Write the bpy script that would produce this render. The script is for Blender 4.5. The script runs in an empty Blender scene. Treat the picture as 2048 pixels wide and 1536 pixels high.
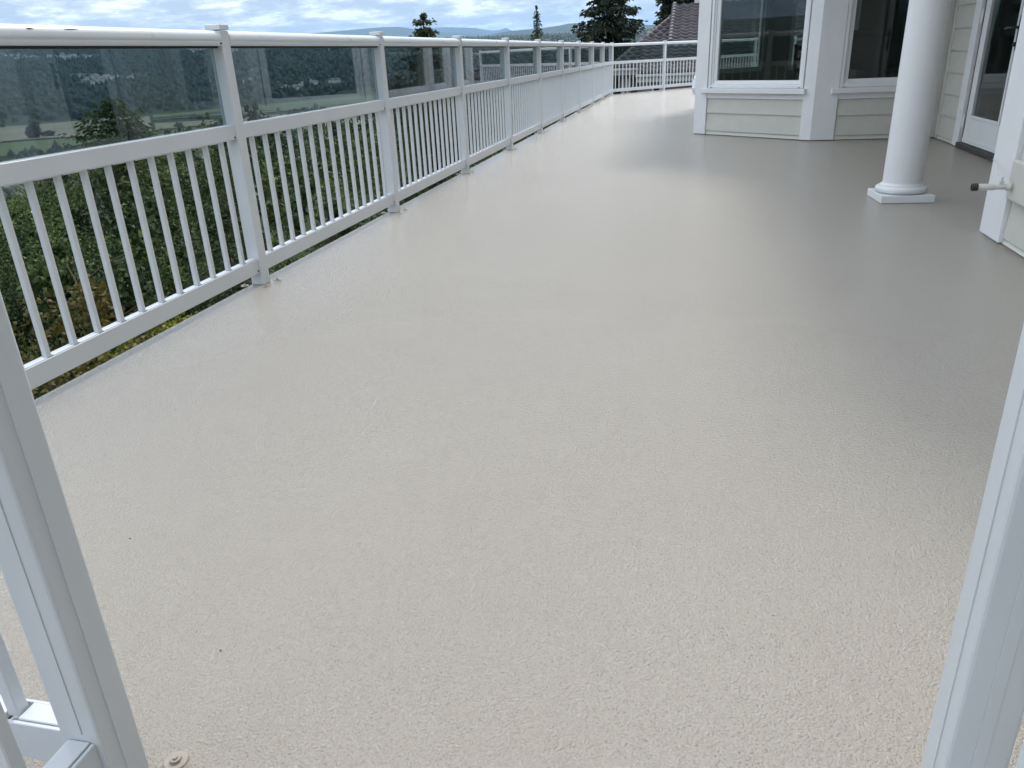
import bpy, bmesh, math, random
import numpy as np
from mathutils import Matrix, Vector

R = math.radians
sc = bpy.context.scene
col = sc.collection

# ------------------------------------------------------------------ camera
cam_d = bpy.data.cameras.new('camera')
cam = bpy.data.objects.new('camera', cam_d)
col.objects.link(cam)
cam.matrix_world = Matrix(((0.97614, -0.04646, 0.21210, 0.0),
                           (0.21309, 0.39252, -0.89472, 0.0),
                           (-0.04168, 0.91857, 0.39305, 0.95),
                           (0, 0, 0, 1)))
cam_d.sensor_width = 36.0
cam_d.lens = 1537.0 / 2048.0 * 36.0
cam_d.clip_start = 0.03
cam_d.clip_end = 120000
sc.camera = cam

# ------------------------------------------------------------------ world: cloudy daylight sky
SUN_EL, SUN_AZ = 50.0, 4.0          # azimuth from +Y, towards -X
world = bpy.data.worlds.new('World')
sc.world = world
world.use_nodes = True
wn = world.node_tree
wn.nodes.clear()


def wnode(t, **kw):
    n = wn.nodes.new(t)
    for k, v in kw.items():
        setattr(n, k, v)
    return n


sky = wnode('ShaderNodeTexSky', sky_type='NISHITA')
sky.sun_disc = False
sky.sun_elevation = R(SUN_EL)
sky.sun_rotation = R(SUN_AZ)
tc = wnode('ShaderNodeTexCoord')
sep = wnode('ShaderNodeSeparateXYZ')
wn.links.new(tc.outputs['Generated'], sep.inputs[0])


def wmath(op, a, b=None, c=None):
    n = wnode('ShaderNodeMath', operation=op)
    for i, v in enumerate((a, b, c)):
        if v is None:
            continue
        if isinstance(v, (int, float)):
            n.inputs[i].default_value = v
        else:
            wn.links.new(v, n.inputs[i])
    return n.outputs[0]


zc = wmath('MAXIMUM', sep.outputs[2], 0.0)
den = wmath('ADD', zc, 0.15)
cx_ = wmath('DIVIDE', sep.outputs[0], den)
cy_ = wmath('DIVIDE', sep.outputs[1], den)
comb = wnode('ShaderNodeCombineXYZ')
wn.links.new(cx_, comb.inputs[0])
wn.links.new(cy_, comb.inputs[1])
nz1 = wnode('ShaderNodeTexNoise')
nz1.inputs['Scale'].default_value = 2.8
nz1.inputs['Detail'].default_value = 9
nz1.inputs['Roughness'].default_value = 0.64
nz1.inputs['Distortion'].default_value = 0.15
wn.links.new(comb.outputs[0], nz1.inputs['Vector'])
nz2 = wnode('ShaderNodeTexNoise')
nz2.inputs['Scale'].default_value = 0.55
nz2.inputs['Detail'].default_value = 5
wn.links.new(comb.outputs[0], nz2.inputs['Vector'])
ramp = wnode('ShaderNodeValToRGB')            # grey cloud bases against bright gaps
ramp.color_ramp.elements[0].position = 0.44
ramp.color_ramp.elements[0].color = (4.5, 5.05, 5.75, 1)
ramp.color_ramp.elements[1].position = 0.60
ramp.color_ramp.elements[1].color = (10.4, 10.8, 10.9, 1)
e = ramp.color_ramp.elements.new(0.53)
e.color = (6.7, 7.3, 7.9, 1)
wn.links.new(nz1.outputs['Fac'], ramp.inputs['Fac'])
cov = wnode('ShaderNodeValToRGB')             # how much cloud
cov.color_ramp.elements[0].position = 0.22
cov.color_ramp.elements[1].position = 0.36
wn.links.new(nz2.outputs['Fac'], cov.inputs['Fac'])
lift = wmath('MULTIPLY_ADD', zc, 1.35, 1.0)  # an overcast sky is brighter overhead
mixc = wnode('ShaderNodeMix', data_type='RGBA')
wn.links.new(cov.outputs['Color'], mixc.inputs[0])
skyb = wnode('ShaderNodeVectorMath', operation='SCALE')
skyb.inputs['Scale'].default_value = 1.3
wn.links.new(sky.outputs[0], skyb.inputs[0])
wn.links.new(skyb.outputs[0], mixc.inputs[6])
cl = wnode('ShaderNodeVectorMath', operation='SCALE')
wn.links.new(ramp.outputs['Color'], cl.inputs[0])
wn.links.new(lift, cl.inputs['Scale'])
wn.links.new(cl.outputs[0], mixc.inputs[7])
bg = wnode('ShaderNodeBackground')
bg.inputs['Strength'].default_value = 0.103
wn.links.new(mixc.outputs[2], bg.inputs['Color'])
wo = wnode('ShaderNodeOutputWorld')
wn.links.new(bg.outputs[0], wo.inputs['Surface'])

# ------------------------------------------------------------------ sun behind thin cloud
sd = bpy.data.lights.new('sun', 'SUN')
sd.energy = 1.85
sd.angle = R(11)
sd.color = (1.0, 0.95, 0.87)
sun = bpy.data.objects.new('sun', sd)
col.objects.link(sun)
sdir = Vector((math.sin(R(SUN_AZ)) * math.cos(R(SUN_EL)), math.cos(R(SUN_AZ)) * math.cos(R(SUN_EL)), math.sin(R(SUN_EL))))
sun.rotation_euler = sdir.to_track_quat('Z', 'Y').to_euler()

sc.view_settings.view_transform = 'Standard'
sc.view_settings.look = 'None'
sc.view_settings.gamma = 1.0
sc.view_settings.exposure = 0.34
sc.view_settings.use_curve_mapping = False
sc.cycles.use_denoising = True
sc.cycles.max_bounces = 8
sc.cycles.volume_bounces = 2
sc.cycles.transparent_max_bounces = 24

rng = np.random.default_rng(7)
random.seed(7)


# ------------------------------------------------------------------ materials
class NT:
    def __init__(s, name):
        s.m = bpy.data.materials.new(name)
        s.m.use_nodes = True
        s.t = s.m.node_tree
        s.t.nodes.clear()
        s.out = s.t.nodes.new('ShaderNodeOutputMaterial')

    def n(s, t, **kw):
        nd = s.t.nodes.new(t)
        for k, v in kw.items():
            setattr(nd, k, v)
        return nd

    def l(s, a, b):
        s.t.links.new(a, b)

    def noise(s, scale, detail=4, rough=0.5, coord='Object', vec=None):
        if vec is None:
            if not hasattr(s, 'tc'):
                s.tc = s.n('ShaderNodeTexCoord')
            vec = s.tc.outputs[coord]
        nd = s.n('ShaderNodeTexNoise')
        nd.inputs['Scale'].default_value = scale
        nd.inputs['Detail'].default_value = detail
        nd.inputs['Roughness'].default_value = rough
        s.l(vec, nd.inputs['Vector'])
        return nd.outputs['Fac']

    def ramp(s, fac, stops):
        r = s.n('ShaderNodeValToRGB')
        cr = r.color_ramp
        cr.elements[0].position, cr.elements[0].color = stops[0][0], (*stops[0][1], 1)
        cr.elements[1].position, cr.elements[1].color = stops[-1][0], (*stops[-1][1], 1)
        for p, c in stops[1:-1]:
            e = cr.elements.new(p)
            e.color = (*c, 1)
        s.l(fac, r.inputs['Fac'])
        return r.outputs['Color']

    def mix(s, fac, a, b):
        m = s.n('ShaderNodeMix', data_type='RGBA')
        for i, v in ((0, fac), (6, a), (7, b)):
            if isinstance(v, (int, float)):
                m.inputs[i].default_value = v
            elif isinstance(v, tuple):
                m.inputs[i].default_value = (*v, 1)
            else:
                s.l(v, m.inputs[i])
        return m.outputs[2]

    def math(s, op, a, b=None):
        m = s.n('ShaderNodeMath', operation=op)
        for i, v in enumerate((a, b)):
            if v is None:
                continue
            if isinstance(v, (int, float)):
                m.inputs[i].default_value = v
            else:
                s.l(v, m.inputs[i])
        return m.outputs[0]

    def bump(s, h, strength, dist):
        b = s.n('ShaderNodeBump')
        b.inputs['Strength'].default_value = strength
        b.inputs['Distance'].default_value = dist
        s.l(h, b.inputs['Height'])
        return b.outputs['Normal']

    def princ(s, color, rough=0.5, spec=0.5, normal=None, metallic=0.0):
        p = s.n('ShaderNodeBsdfPrincipled')
        for nm, v in (('Base Color', color), ('Roughness', rough), ('Metallic', metallic)):
            if isinstance(v, tuple):
                p.inputs[nm].default_value = (*v, 1)
            elif isinstance(v, (int, float)):
                p.inputs[nm].default_value = v
            else:
                s.l(v, p.inputs[nm])
        p.inputs['Specular IOR Level'].default_value = spec
        if normal is not None:
            s.l(normal, p.inputs['Normal'])
        s.l(p.outputs[0], s.out.inputs['Surface'])
        return s.m


def m_paint(name, c, rough=0.4, var=0.05, dirt=None, scale=6.0, coord='Object'):
    t = NT(name)
    n1 = t.noise(scale, 6, 0.6, coord)
    a = tuple(x * (1 - var) for x in c)
    b = tuple(min(1, x * (1 + var)) for x in c)
    base = t.ramp(n1, [(0.3, a), (0.7, b)])
    if dirt:
        n2 = t.noise(scale * 9, 8, 0.7, coord)
        f = t.ramp(n2, [(0.66, (0, 0, 0)), (0.80, (1, 1, 1))])
        base = t.mix(t.math('MULTIPLY', f, dirt), base, (0.30, 0.28, 0.25))
    nb = t.bump(t.noise(220, 2, 0.5, coord), 0.05, 0.002)
    r = t.n('ShaderNodeMapRange')
    r.inputs['To Min'].default_value = rough - 0.06
    r.inputs['To Max'].default_value = rough + 0.1
    t.l(n1, r.inputs['Value'])
    return t.princ(base, r.outputs[0], 0.5, nb)


M = {}
M['rail'] = m_paint('white_powder_coat', (0.635, 0.665, 0.70), 0.28, 0.03, 0.45, 3.0, 'Object')
M['trim'] = m_paint('white_trim_paint', (0.74, 0.75, 0.77), 0.45, 0.03, 0.12)
M['vinyl'] = m_paint('white_vinyl', (0.76, 0.775, 0.79), 0.3, 0.02, 0.05)
M['column'] = m_paint('white_column_paint', (0.74, 0.75, 0.765), 0.42, 0.02, 0.08)
M['siding'] = m_paint('greige_siding_paint', (0.565, 0.558, 0.51), 0.5, 0.04, 0.06)
M['dark'] = m_paint('black_rubber', (0.012, 0.012, 0.013), 0.5, 0.1)
M['screw'] = m_paint('rusty_screw', (0.06, 0.04, 0.025), 0.5, 0.3)
M['black_metal'] = m_paint('black_door_metal', (0.012, 0.012, 0.013), 0.3, 0.1)
M['pvc'] = m_paint('aged_pvc', (0.60, 0.59, 0.55), 0.45, 0.12, 0.5, 20)
M['blackcap'] = m_paint('black_ribbed_plastic', (0.02, 0.02, 0.018), 0.5, 0.3, 0.5, 40)
M['inwall'] = m_paint('room_wall', (0.20, 0.19, 0.17), 0.7, 0.05)
M['infloor'] = m_paint('room_floor', (0.07, 0.05, 0.035), 0.4, 0.2)
M['ceramic'] = m_paint('pale_ceramic', (0.72, 0.74, 0.70), 0.25, 0.06)
M['shade'] = m_paint('dark_lamp_shade', (0.16, 0.16, 0.12), 0.8, 0.1)
M['wood'] = m_paint('dark_wood', (0.035, 0.022, 0.016), 0.35, 0.3)
M['cushion'] = m_paint('mauve_fabric', (0.20, 0.16, 0.16), 0.9, 0.1)
M['curtain'] = m_paint('white_curtain', (0.70, 0.71, 0.69), 0.9, 0.04)
M['bolt'] = m_paint('coated_bolt', (0.35, 0.31, 0.265), 0.3, 0.08, 0.4, 60)
M['debris'] = m_paint('dark_debris', (0.03, 0.025, 0.02), 0.9, 0.3)
M['threshold'] = m_paint('dark_threshold', (0.05, 0.045, 0.05), 0.5, 0.2)
M['nwall'] = m_paint('tan_wall', (0.33, 0.25, 0.20), 0.8, 0.08)
M['ntrim'] = m_paint('pale_gutter', (0.52, 0.53, 0.52), 0.5, 0.06)
M['bark'] = m_paint('bark', (0.075, 0.055, 0.04), 0.9, 0.4, None, 12)
M['farwhite'] = m_paint('far_wall', (0.74, 0.73, 0.70), 0.8, 0.1)
M['farroof'] = m_paint('far_roof', (0.22, 0.19, 0.18), 0.8, 0.2)
M['barnroof'] = m_paint('pale_metal_roof', (0.75, 0.77, 0.80), 0.4, 0.05)
M['roofing'] = m_paint('house_roofing', (0.10, 0.095, 0.095), 0.8, 0.2)
M['soffit'] = m_paint('soffit_white', (0.70, 0.70, 0.68), 0.6, 0.03)


def m_glass(name, tint, f0, gloss_tint=(1, 1, 1)):
    t = NT(name)
    tr = t.n('ShaderNodeBsdfTransparent')
    tr.inputs[0].default_value = (*tint, 1)
    gl = t.n('ShaderNodeBsdfGlossy')
    gl.inputs['Color'].default_value = (*gloss_tint, 1)
    gl.inputs['Roughness'].default_value = 0.0
    lw = t.n('ShaderNodeFresnel')
    geo = t.n('ShaderNodeNewGeometry')
    ior = t.n('ShaderNodeMapRange')          # same reflectance on both faces of the pane
    ior.inputs['To Min'].default_value = f0
    ior.inputs['To Max'].default_value = 1.0 / f0
    t.l(geo.outputs['Backfacing'], ior.inputs['Value'])
    t.l(ior.outputs[0], lw.inputs['IOR'])
    mx = t.n('ShaderNodeMixShader')
    t.l(lw.outputs[0], mx.inputs[0])
    t.l(tr.outputs[0], mx.inputs[1])
    t.l(gl.outputs[0], mx.inputs[2])
    t.l(mx.outputs[0], t.out.inputs['Surface'])
    return t.m


M['railglass'] = m_glass('smoke_grey_glass', (0.60, 0.67, 0.69), 1.55)
M['winglass'] = m_glass('green_window_glass', (0.69, 0.735, 0.72), 1.48)


def m_deck():
    t = NT('pebbled_deck_membrane')
    t.tc = t.n('ShaderNodeTexCoord')
    big = t.noise(0.7, 5, 0.6)
    mid = t.noise(9, 5, 0.6)
    base = t.ramp(big, [(0.3, (0.430, 0.383, 0.330)), (0.7, (0.468, 0.421, 0.368))])
    base = t.mix(t.math('MULTIPLY', mid, 0.16), base, (0.36, 0.32, 0.272))
    # pits that have caught dirt
    v = t.n('ShaderNodeTexVoronoi')
    v.inputs['Scale'].default_value = 130
    t.l(t.tc.outputs['Object'], v.inputs['Vector'])
    pit = t.ramp(v.outputs['Distance'], [(0.15, (1, 1, 1)), (0.24, (0, 0, 0))])
    sel = t.ramp(t.noise(24, 3), [(0.46, (0, 0, 0)), (0.60, (1, 1, 1))])
    area = t.ramp(t.noise(1.3, 3), [(0.40, (0.05, 0.05, 0.05)), (0.66, (0.6, 0.6, 0.6))])
    f = t.math('MULTIPLY', t.math('MULTIPLY', pit, sel), area)
    base = t.mix(f, base, (0.11, 0.10, 0.085))
    # edge strip where the membrane was rolled on by brush, a bit greyer and rougher
    sp = t.n('ShaderNodeSeparateXYZ')
    t.l(t.tc.outputs['Object'], sp.inputs[0])
    edge = t.n('ShaderNodeMapRange')
    edge.inputs['From Min'].default_value = -1.72
    edge.inputs['From Max'].default_value = -1.98
    t.l(t.math('ADD', sp.outputs[0], t.math('MULTIPLY', t.noise(3, 3), 0.16)), edge.inputs['Value'])
    grit = t.ramp(t.noise(60, 6, 0.7), [(0.45, (0, 0, 0)), (0.62, (1, 1, 1))])
    base = t.mix(t.math('MULTIPLY', t.math('MULTIPLY', edge.outputs[0], grit), 0.35), base, (0.30, 0.265, 0.25))
    # orange-peel relief
    h1 = t.noise(195, 3, 0.6)
    h2 = t.noise(95, 2, 0.5)
    hh = t.math('ADD', h1, t.math('MULTIPLY', h2, 0.45))
    hh = t.math('SUBTRACT', hh, t.math('MULTIPLY', pit, 0.10))
    nb = t.bump(hh, 1.0, 0.0085)
    r = t.n('ShaderNodeMapRange')
    r.inputs['To Min'].default_value = 0.12
    r.inputs['To Max'].default_value = 0.25
    t.l(t.noise(1.1, 4, 0.6), r.inputs['Value'])
    mt = t.princ(base, r.outputs[0], 0.7, nb)
    for nd in t.t.nodes:                       # clear sealer over the membrane
        if nd.type == 'BSDF_PRINCIPLED':
            nd.inputs['Coat Weight'].default_value = 0.65
            nd.inputs['Coat Roughness'].default_value = 0.16
            t.l(nb, nd.inputs['Coat Normal'])
    return mt


M['deck'] = m_deck()


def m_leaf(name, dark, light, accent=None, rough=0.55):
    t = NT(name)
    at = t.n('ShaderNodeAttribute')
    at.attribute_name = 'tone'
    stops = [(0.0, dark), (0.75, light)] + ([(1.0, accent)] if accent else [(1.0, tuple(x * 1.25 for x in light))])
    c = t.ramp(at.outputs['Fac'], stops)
    d = t.n('ShaderNodeBsdfPrincipled')
    t.l(c, d.inputs['Base Color'])
    d.inputs['Roughness'].default_value = rough
    d.inputs['Specular IOR Level'].default_value = 0.25
    tl = t.n('ShaderNodeBsdfTranslucent')
    t.l(c, tl.inputs[0])
    mx = t.n('ShaderNodeMixShader')
    mx.inputs[0].default_value = 0.25
    t.l(d.outputs[0], mx.inputs[1])
    t.l(tl.outputs[0], mx.inputs[2])
    t.l(mx.outputs[0], t.out.inputs['Surface'])
    return t.m


M['leaf_thicket'] = m_leaf('thicket_leaves', (0.008, 0.018, 0.006), (0.068, 0.118, 0.032), (0.19, 0.22, 0.05))
M['leaf_yellow'] = m_leaf('yellowed_leaves', (0.06, 0.055, 0.015), (0.16, 0.13, 0.03), (0.24, 0.20, 0.04))
M['leaf_lime'] = m_leaf('lime_leaves', (0.12, 0.15, 0.02), (0.30, 0.32, 0.03), (0.40, 0.38, 0.05))
M['leaf_dark'] = m_leaf('dark_conifer_needles', (0.010, 0.020, 0.012), (0.028, 0.045, 0.024), (0.045, 0.065, 0.03))
M['leaf_cedar'] = m_leaf('cedar_sprays', (0.022, 0.040, 0.018), (0.060, 0.085, 0.034), (0.09, 0.11, 0.04))
M['leaf_mid'] = m_leaf('mid_green_leaves', (0.022, 0.042, 0.014), (0.080, 0.120, 0.036), (0.13, 0.16, 0.045))
M['leaf_far'] = m_leaf('far_wood_foliage', (0.009, 0.018, 0.010), (0.042, 0.062, 0.028), (0.085, 0.10, 0.04))
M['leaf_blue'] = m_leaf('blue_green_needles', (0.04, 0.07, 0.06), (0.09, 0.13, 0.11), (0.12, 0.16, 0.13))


def m_ground():
    t = NT('hillside_ground')
    n1 = t.noise(0.004, 6, 0.6)
    n2 = t.noise(0.05, 5, 0.6)
    a = t.ramp(n1, [(0.35, (0.022, 0.036, 0.017)), (0.55, (0.034, 0.050, 0.022)), (0.75, (0.07, 0.075, 0.036))])
    b = t.ramp(n2, [(0.3, (0.020, 0.030, 0.014)), (0.7, (0.055, 0.066, 0.028))])
    return t.princ(t.mix(0.45, a, b), 0.95, 0.1)


M['ground'] = m_ground()


def m_plain(name, c1, c2, scale, rough=0.95):
    t = NT(name)
    return t.princ(t.ramp(t.noise(scale, 6, 0.65), [(0.3, c1), (0.7, c2)]), rough, 0.1)


M['field_tan'] = m_plain('tan_field', (0.17, 0.15, 0.105), (0.24, 0.21, 0.15), 0.01)
M['field_green'] = m_plain('green_field', (0.085, 0.105, 0.05), (0.13, 0.15, 0.07), 0.01)
M['mountain'] = m_plain('forested_mountain', (0.026, 0.040, 0.034), (0.048, 0.062, 0.052), 0.0012)


def m_tiles():
    t = NT('grey_concrete_tiles')
    n1 = t.noise(3, 5, 0.6)
    c = t.ramp(n1, [(0.3, (0.062, 0.057, 0.064)), (0.7, (0.125, 0.116, 0.125))])
    return t.princ(c, 0.75, 0.3, t.bump(t.noise(60, 3), 0.2, 0.003))


M['tiles'] = m_tiles()

# ------------------------------------------------------------------ object helpers
WORLDM = {}


def T(x, y, z, rz=0.0):
    return Matrix.Translation((x, y, z)) @ Matrix.Rotation(rz, 4, 'Z')


def place(o, parent, wm):
    if parent is not None:
        o.parent = parent
        o.matrix_basis = WORLDM[parent.name].inverted() @ wm
    else:
        o.matrix_basis = wm
    WORLDM[o.name] = wm.copy()


def tag(o, label=None, cat=None, group=None, kind=None):
    for k, v in (('label', label), ('category', cat), ('group', group), ('kind', kind)):
        if v:
            o[k] = v
    return o


def empty(name, wm, label, cat, group=None):
    o = bpy.data.objects.new(name, None)
    col.objects.link(o)
    place(o, None, wm)
    return tag(o, label, cat, group)


def obj(name, me, mat=None, parent=None, wm=None):
    o = bpy.data.objects.new(name, me)
    col.objects.link(o)
    if mat is not None and not me.materials:
        for m in (mat if isinstance(mat, (list, tuple)) else [mat]):
            me.materials.append(m)
    place(o, parent, wm if wm is not None else Matrix.Identity(4))
    return o


def box_me(name, sx, sy, sz, bev=0.0, center=(0, 0, 0), seg=2):
    bm = bmesh.new()
    bmesh.ops.create_cube(bm, size=1.0)
    bmesh.ops.scale(bm, vec=(sx, sy, sz), verts=bm.verts)
    bmesh.ops.translate(bm, vec=center, verts=bm.verts)
    if bev > 0:
        bmesh.ops.bevel(bm, geom=list(bm.edges), offset=bev, segments=seg, affect='EDGES', profile=0.5)
    me = bpy.data.meshes.new(name)
    bm.to_mesh(me)
    bm.free()
    return me


def boxes_me(name, lst, bev=0.0):
    """several boxes (x0,x1,y0,y1,z0,z1) of ONE part in one mesh"""
    bm = bmesh.new()
    for x0, x1, y0, y1, z0, z1 in lst:
        g = bmesh.ops.create_cube(bm, size=1.0)
        vs = g['verts']
        bmesh.ops.scale(bm, vec=(x1 - x0, y1 - y0, z1 - z0), verts=vs)
        bmesh.ops.translate(bm, vec=((x0 + x1) / 2, (y0 + y1) / 2, (z0 + z1) / 2), verts=vs)
    if bev:
        bmesh.ops.bevel(bm, geom=list(bm.edges), offset=bev, segments=2, affect='EDGES', profile=0.5)
    me = bpy.data.meshes.new(name)
    bm.to_mesh(me)
    bm.free()
    return me


def prism_me(name, pts, z0, z1, bev=0.0):
    bm = bmesh.new()
    vs = [bm.verts.new((x, y, z0)) for x, y in pts]
    f = bm.faces.new(vs)
    r = bmesh.ops.extrude_face_region(bm, geom=[f])
    bmesh.ops.translate(bm, vec=(0, 0, z1 - z0), verts=[v for v in r['geom'] if isinstance(v, bmesh.types.BMVert)])
    bmesh.ops.recalc_face_normals(bm, faces=bm.faces)
    if bev:
        bmesh.ops.bevel(bm, geom=[e for e in bm.edges if abs(e.verts[0].co.z - z1) < 1e-5 and abs(e.verts[1].co.z - z1) < 1e-5],
                        offset=bev, segments=3, affect='EDGES', profile=0.5)
    me = bpy.data.meshes.new(name)
    bm.to_mesh(me)
    bm.free()
    return me


def extrude_profile(name, prof, length, smooth=False):
    """profile in (x,z), extruded along +Y by length"""
    n = len(prof)
    v = [(x, 0, z) for x, z in prof] + [(x, length, z) for x, z in prof]
    f = [(i, (i + 1) % n, n + (i + 1) % n, n + i) for i in range(n)]
    f += [tuple(range(n - 1, -1, -1)), tuple(range(n, 2 * n))]
    me = bpy.data.meshes.new(name)
    me.from_pydata(v, [], f)
    bm = bmesh.new()
    bm.from_mesh(me)
    bmesh.ops.recalc_face_normals(bm, faces=bm.faces)
    bm.to_mesh(me)
    bm.free()
    if smooth:
        for i, p in enumerate(me.polygons):
            p.use_smooth = i < n
        me.set_sharp_from_angle(angle=R(40))
    return me


def lathe_me(name, prof, seg=48):
    v, f = [], []
    for r, z in prof:
        for k in range(seg):
            a = 2 * math.pi * k / seg
            v.append((r * math.cos(a), r * math.sin(a), z))
    for i in range(len(prof) - 1):
        for k in range(seg):
            f.append((i * seg + k, i * seg + (k + 1) % seg, (i + 1) * seg + (k + 1) % seg, (i + 1) * seg + k))
    f.append(tuple(range(seg - 1, -1, -1)))
    f.append(tuple((len(prof) - 1) * seg + k for k in range(seg)))
    me = bpy.data.meshes.new(name)
    me.from_pydata(v, [], f)
    for i, p in enumerate(me.polygons):
        p.use_smooth = i < len(me.polygons) - 2
    me.set_sharp_from_angle(angle=R(50))
    return me


def raw_mesh(name, verts, quads, tone=None, smooth=False):
    """numpy verts (N,3), faces (M,k)"""
    me = bpy.data.meshes.new(name)
    k = quads.shape[1]
    me.vertices.add(len(verts))
    me.vertices.foreach_set('co', np.ascontiguousarray(verts, dtype=np.float32).ravel())
    me.loops.add(quads.size)
    me.loops.foreach_set('vertex_index', np.ascontiguousarray(quads, dtype=np.int32).ravel())
    me.polygons.add(len(quads))
    me.polygons.foreach_set('loop_start', np.arange(0, quads.size, k, dtype=np.int32))
    me.polygons.foreach_set('loop_total', np.full(len(quads), k, dtype=np.int32))
    if smooth:
        me.polygons.foreach_set('use_smooth', np.ones(len(quads), dtype=bool))
    if tone is not None:
        a = me.attributes.new('tone', 'FLOAT', 'FACE')
        a.data.foreach_set('value', np.ascontiguousarray(tone, dtype=np.float32))
    me.update(calc_edges=True)
    return me


def leaf_mesh(name, P, size, tone, D=None, aspect=0.55, spread=1.0):
    """one small folded leaf (2 triangles hinged on the midrib -> a bent quad) at each point"""
    n = len(P)
    if D is None:
        D = rng.normal(size=(n, 3))
        D[:, 2] -= 0.3
    D = D + rng.normal(size=(n, 3)) * 0.35 * spread
    D /= np.linalg.norm(D, axis=1)[:, None] + 1e-9
    S = np.cross(D, rng.normal(size=(n, 3)))
    S /= np.linalg.norm(S, axis=1)[:, None] + 1e-9
    N = np.cross(D, S)
    sz = (size if np.ndim(size) else np.full(n, size)) * rng.uniform(0.65, 1.3, n)
    L = D * sz[:, None]
    Wd = S * (sz * aspect * 0.5)[:, None]
    up = N * (sz * 0.12)[:, None]
    v = np.stack([P - L * 0.5, P + Wd + up, P + L * 0.5, P - Wd + up], axis=1).reshape(-1, 3)
    q = np.arange(4 * n).reshape(n, 4)
    return raw_mesh(name, v, q, tone)


def tube_me(name, pts, radii, seg=8):
    v, f = [], []
    pts = [Vector(p) for p in pts]
    for i, p in enumerate(pts):
        d = (pts[min(i + 1, len(pts) - 1)] - pts[max(i - 1, 0)]).normalized()
        a = d.cross(Vector((0.31, 0.2, 0.93)))
        if a.length < 1e-3:
            a = d.cross(Vector((1, 0, 0)))
        a.normalize()
        b = d.cross(a)
        for k in range(seg):
            t = 2 * math.pi * k / seg
            v.append(p + (a * math.cos(t) + b * math.sin(t)) * radii[i])
    for i in range(len(pts) - 1):
        for k in range(seg):
            f.append((i * seg + k, i * seg + (k + 1) % seg, (i + 1) * seg + (k + 1) % seg, (i + 1) * seg + k))
    f.append(tuple(range(seg - 1, -1, -1)))
    f.append(tuple((len(pts) - 1) * seg + k for k in range(seg)))
    me = bpy.data.meshes.new(name)
    me.from_pydata([tuple(x) for x in v], [], f)
    for i, p in enumerate(me.polygons):
        p.use_smooth = i < len(me.polygons) - 2
    me.set_sharp_from_angle(angle=R(50))
    return me


# ------------------------------------------------------------------ deck
K0 = (-1.970, 3.22)
SP, DR = 1.78, 0.007


def kpost(k):
    return (K0[0] + DR * SP * k, K0[1] + SP * k)


CORNER = kpost(9)
FA = R(50)
FD = (math.cos(FA), math.sin(FA))
FN = (-FD[1], FD[0])
a0 = (kpost(-3)[0] - 0.062, -8.2)
a1 = (CORNER[0] - 0.062, CORNER[1] + 0.03)
f0 = (CORNER[0] + FN[0] * 0.062, CORNER[1] + FN[1] * 0.062)
f1 = (f0[0] + FD[0] * 9, f0[1] + FD[1] * 9)
deck = obj('deck', prism_me('deck', [a0, (9.0, a0[1]), (9.0, f1[1]), f1, f0, a1], -0.30, 0.0, 0.004), M['deck'])
tag(deck, kind='structure')


# ------------------------------------------------------------------ ground, valley and far hills
def smooth(a, b, x):
    t = np.clip((x - a) / (b - a), 0, 1)
    return t * t * (3 - 2 * t)


def vnoise(x, y, seed=0):
    s = np.zeros_like(x)
    r_ = np.random.default_rng(seed)
    for k in range(7):
        f = 1.75 ** k
        a = r_.uniform(0, 2 * math.pi)
        p = r_.uniform(0, 10)
        q = r_.uniform(0, 10)
        s += np.sin(f * (x * math.cos(a) + y * math.sin(a)) + p + 1.3 * np.sin(f * 0.6 * (x * math.sin(a) - y * math.cos(a)) + q)) / f ** 0.9
    return s / 2.2


def ground_z(x, y):
    x = np.asarray(x, float)
    y = np.asarray(y, float)
    d = np.maximum(-2.0 - x, 0) + 0.35 * np.maximum(y - 45, 0)
    r = np.hypot(x, y)
    z = -3.9 - 0.10 * np.minimum(d, 30) - 0.185 * np.clip(d - 30, 0, 300) - 0.07 * np.clip(d - 330, 0, 320)
    z = z + 0.25 * vnoise(x / 9, y / 9, 3) * smooth(4, 30, r) + 2.0 * vnoise(x / 60, y / 60, 4) * smooth(60, 260, r)
    z = np.maximum(z, -86)
    az = np.degrees(np.arctan2(x, y))
    # hillside across the valley: higher to the west, lower to the north
    top = np.interp(az, [-80, -50, -36, -28, -20, -8, 10, 40], [120, 108, 98, 84, 62, 52, 46, 46])
    st = np.interp(az, [-80, -40, -25, -10, 40], [1950, 1950, 1750, 1500, 1400])
    en = np.interp(az, [-80, -40, -25, -10, 40], [4600, 4300, 3600, 3300, 3300])
    w = np.clip((r - st) / (en - st), 0, 1)
    hill = (top + 86) * (0.75 * w + 0.25 * smooth(0, 1, w)) + 9 * vnoise(x / 420, y / 420, 6) * w
    hill = hill * (1 - 0.55 * smooth(en, en + 2600, r))
    return np.where(r > st, -86 + hill, z)


def polar_grid(name, rs, az, zf, mat):
    rr, aa = np.meshgrid(rs, np.radians(az), indexing='ij')
    x, y = rr * np.sin(aa), rr * np.cos(aa)
    z = zf(x, y)
    v = np.stack([x, y, z], -1).reshape(-1, 3)
    nr, na = rr.shape
    i = np.arange(nr - 1)[:, None] * na + np.arange(na - 1)[None, :]
    q = np.stack([i, i + 1, i + na + 1, i + na], -1).reshape(-1, 4)
    o = obj(name, raw_mesh(name, v, q, None, True), mat)
    return tag(o, kind='structure')


polar_grid('ground', np.concatenate([[0.01], np.geomspace(3, 9000, 170), [30000]]), np.linspace(-180, 180, 361), ground_z, M['ground'])


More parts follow.
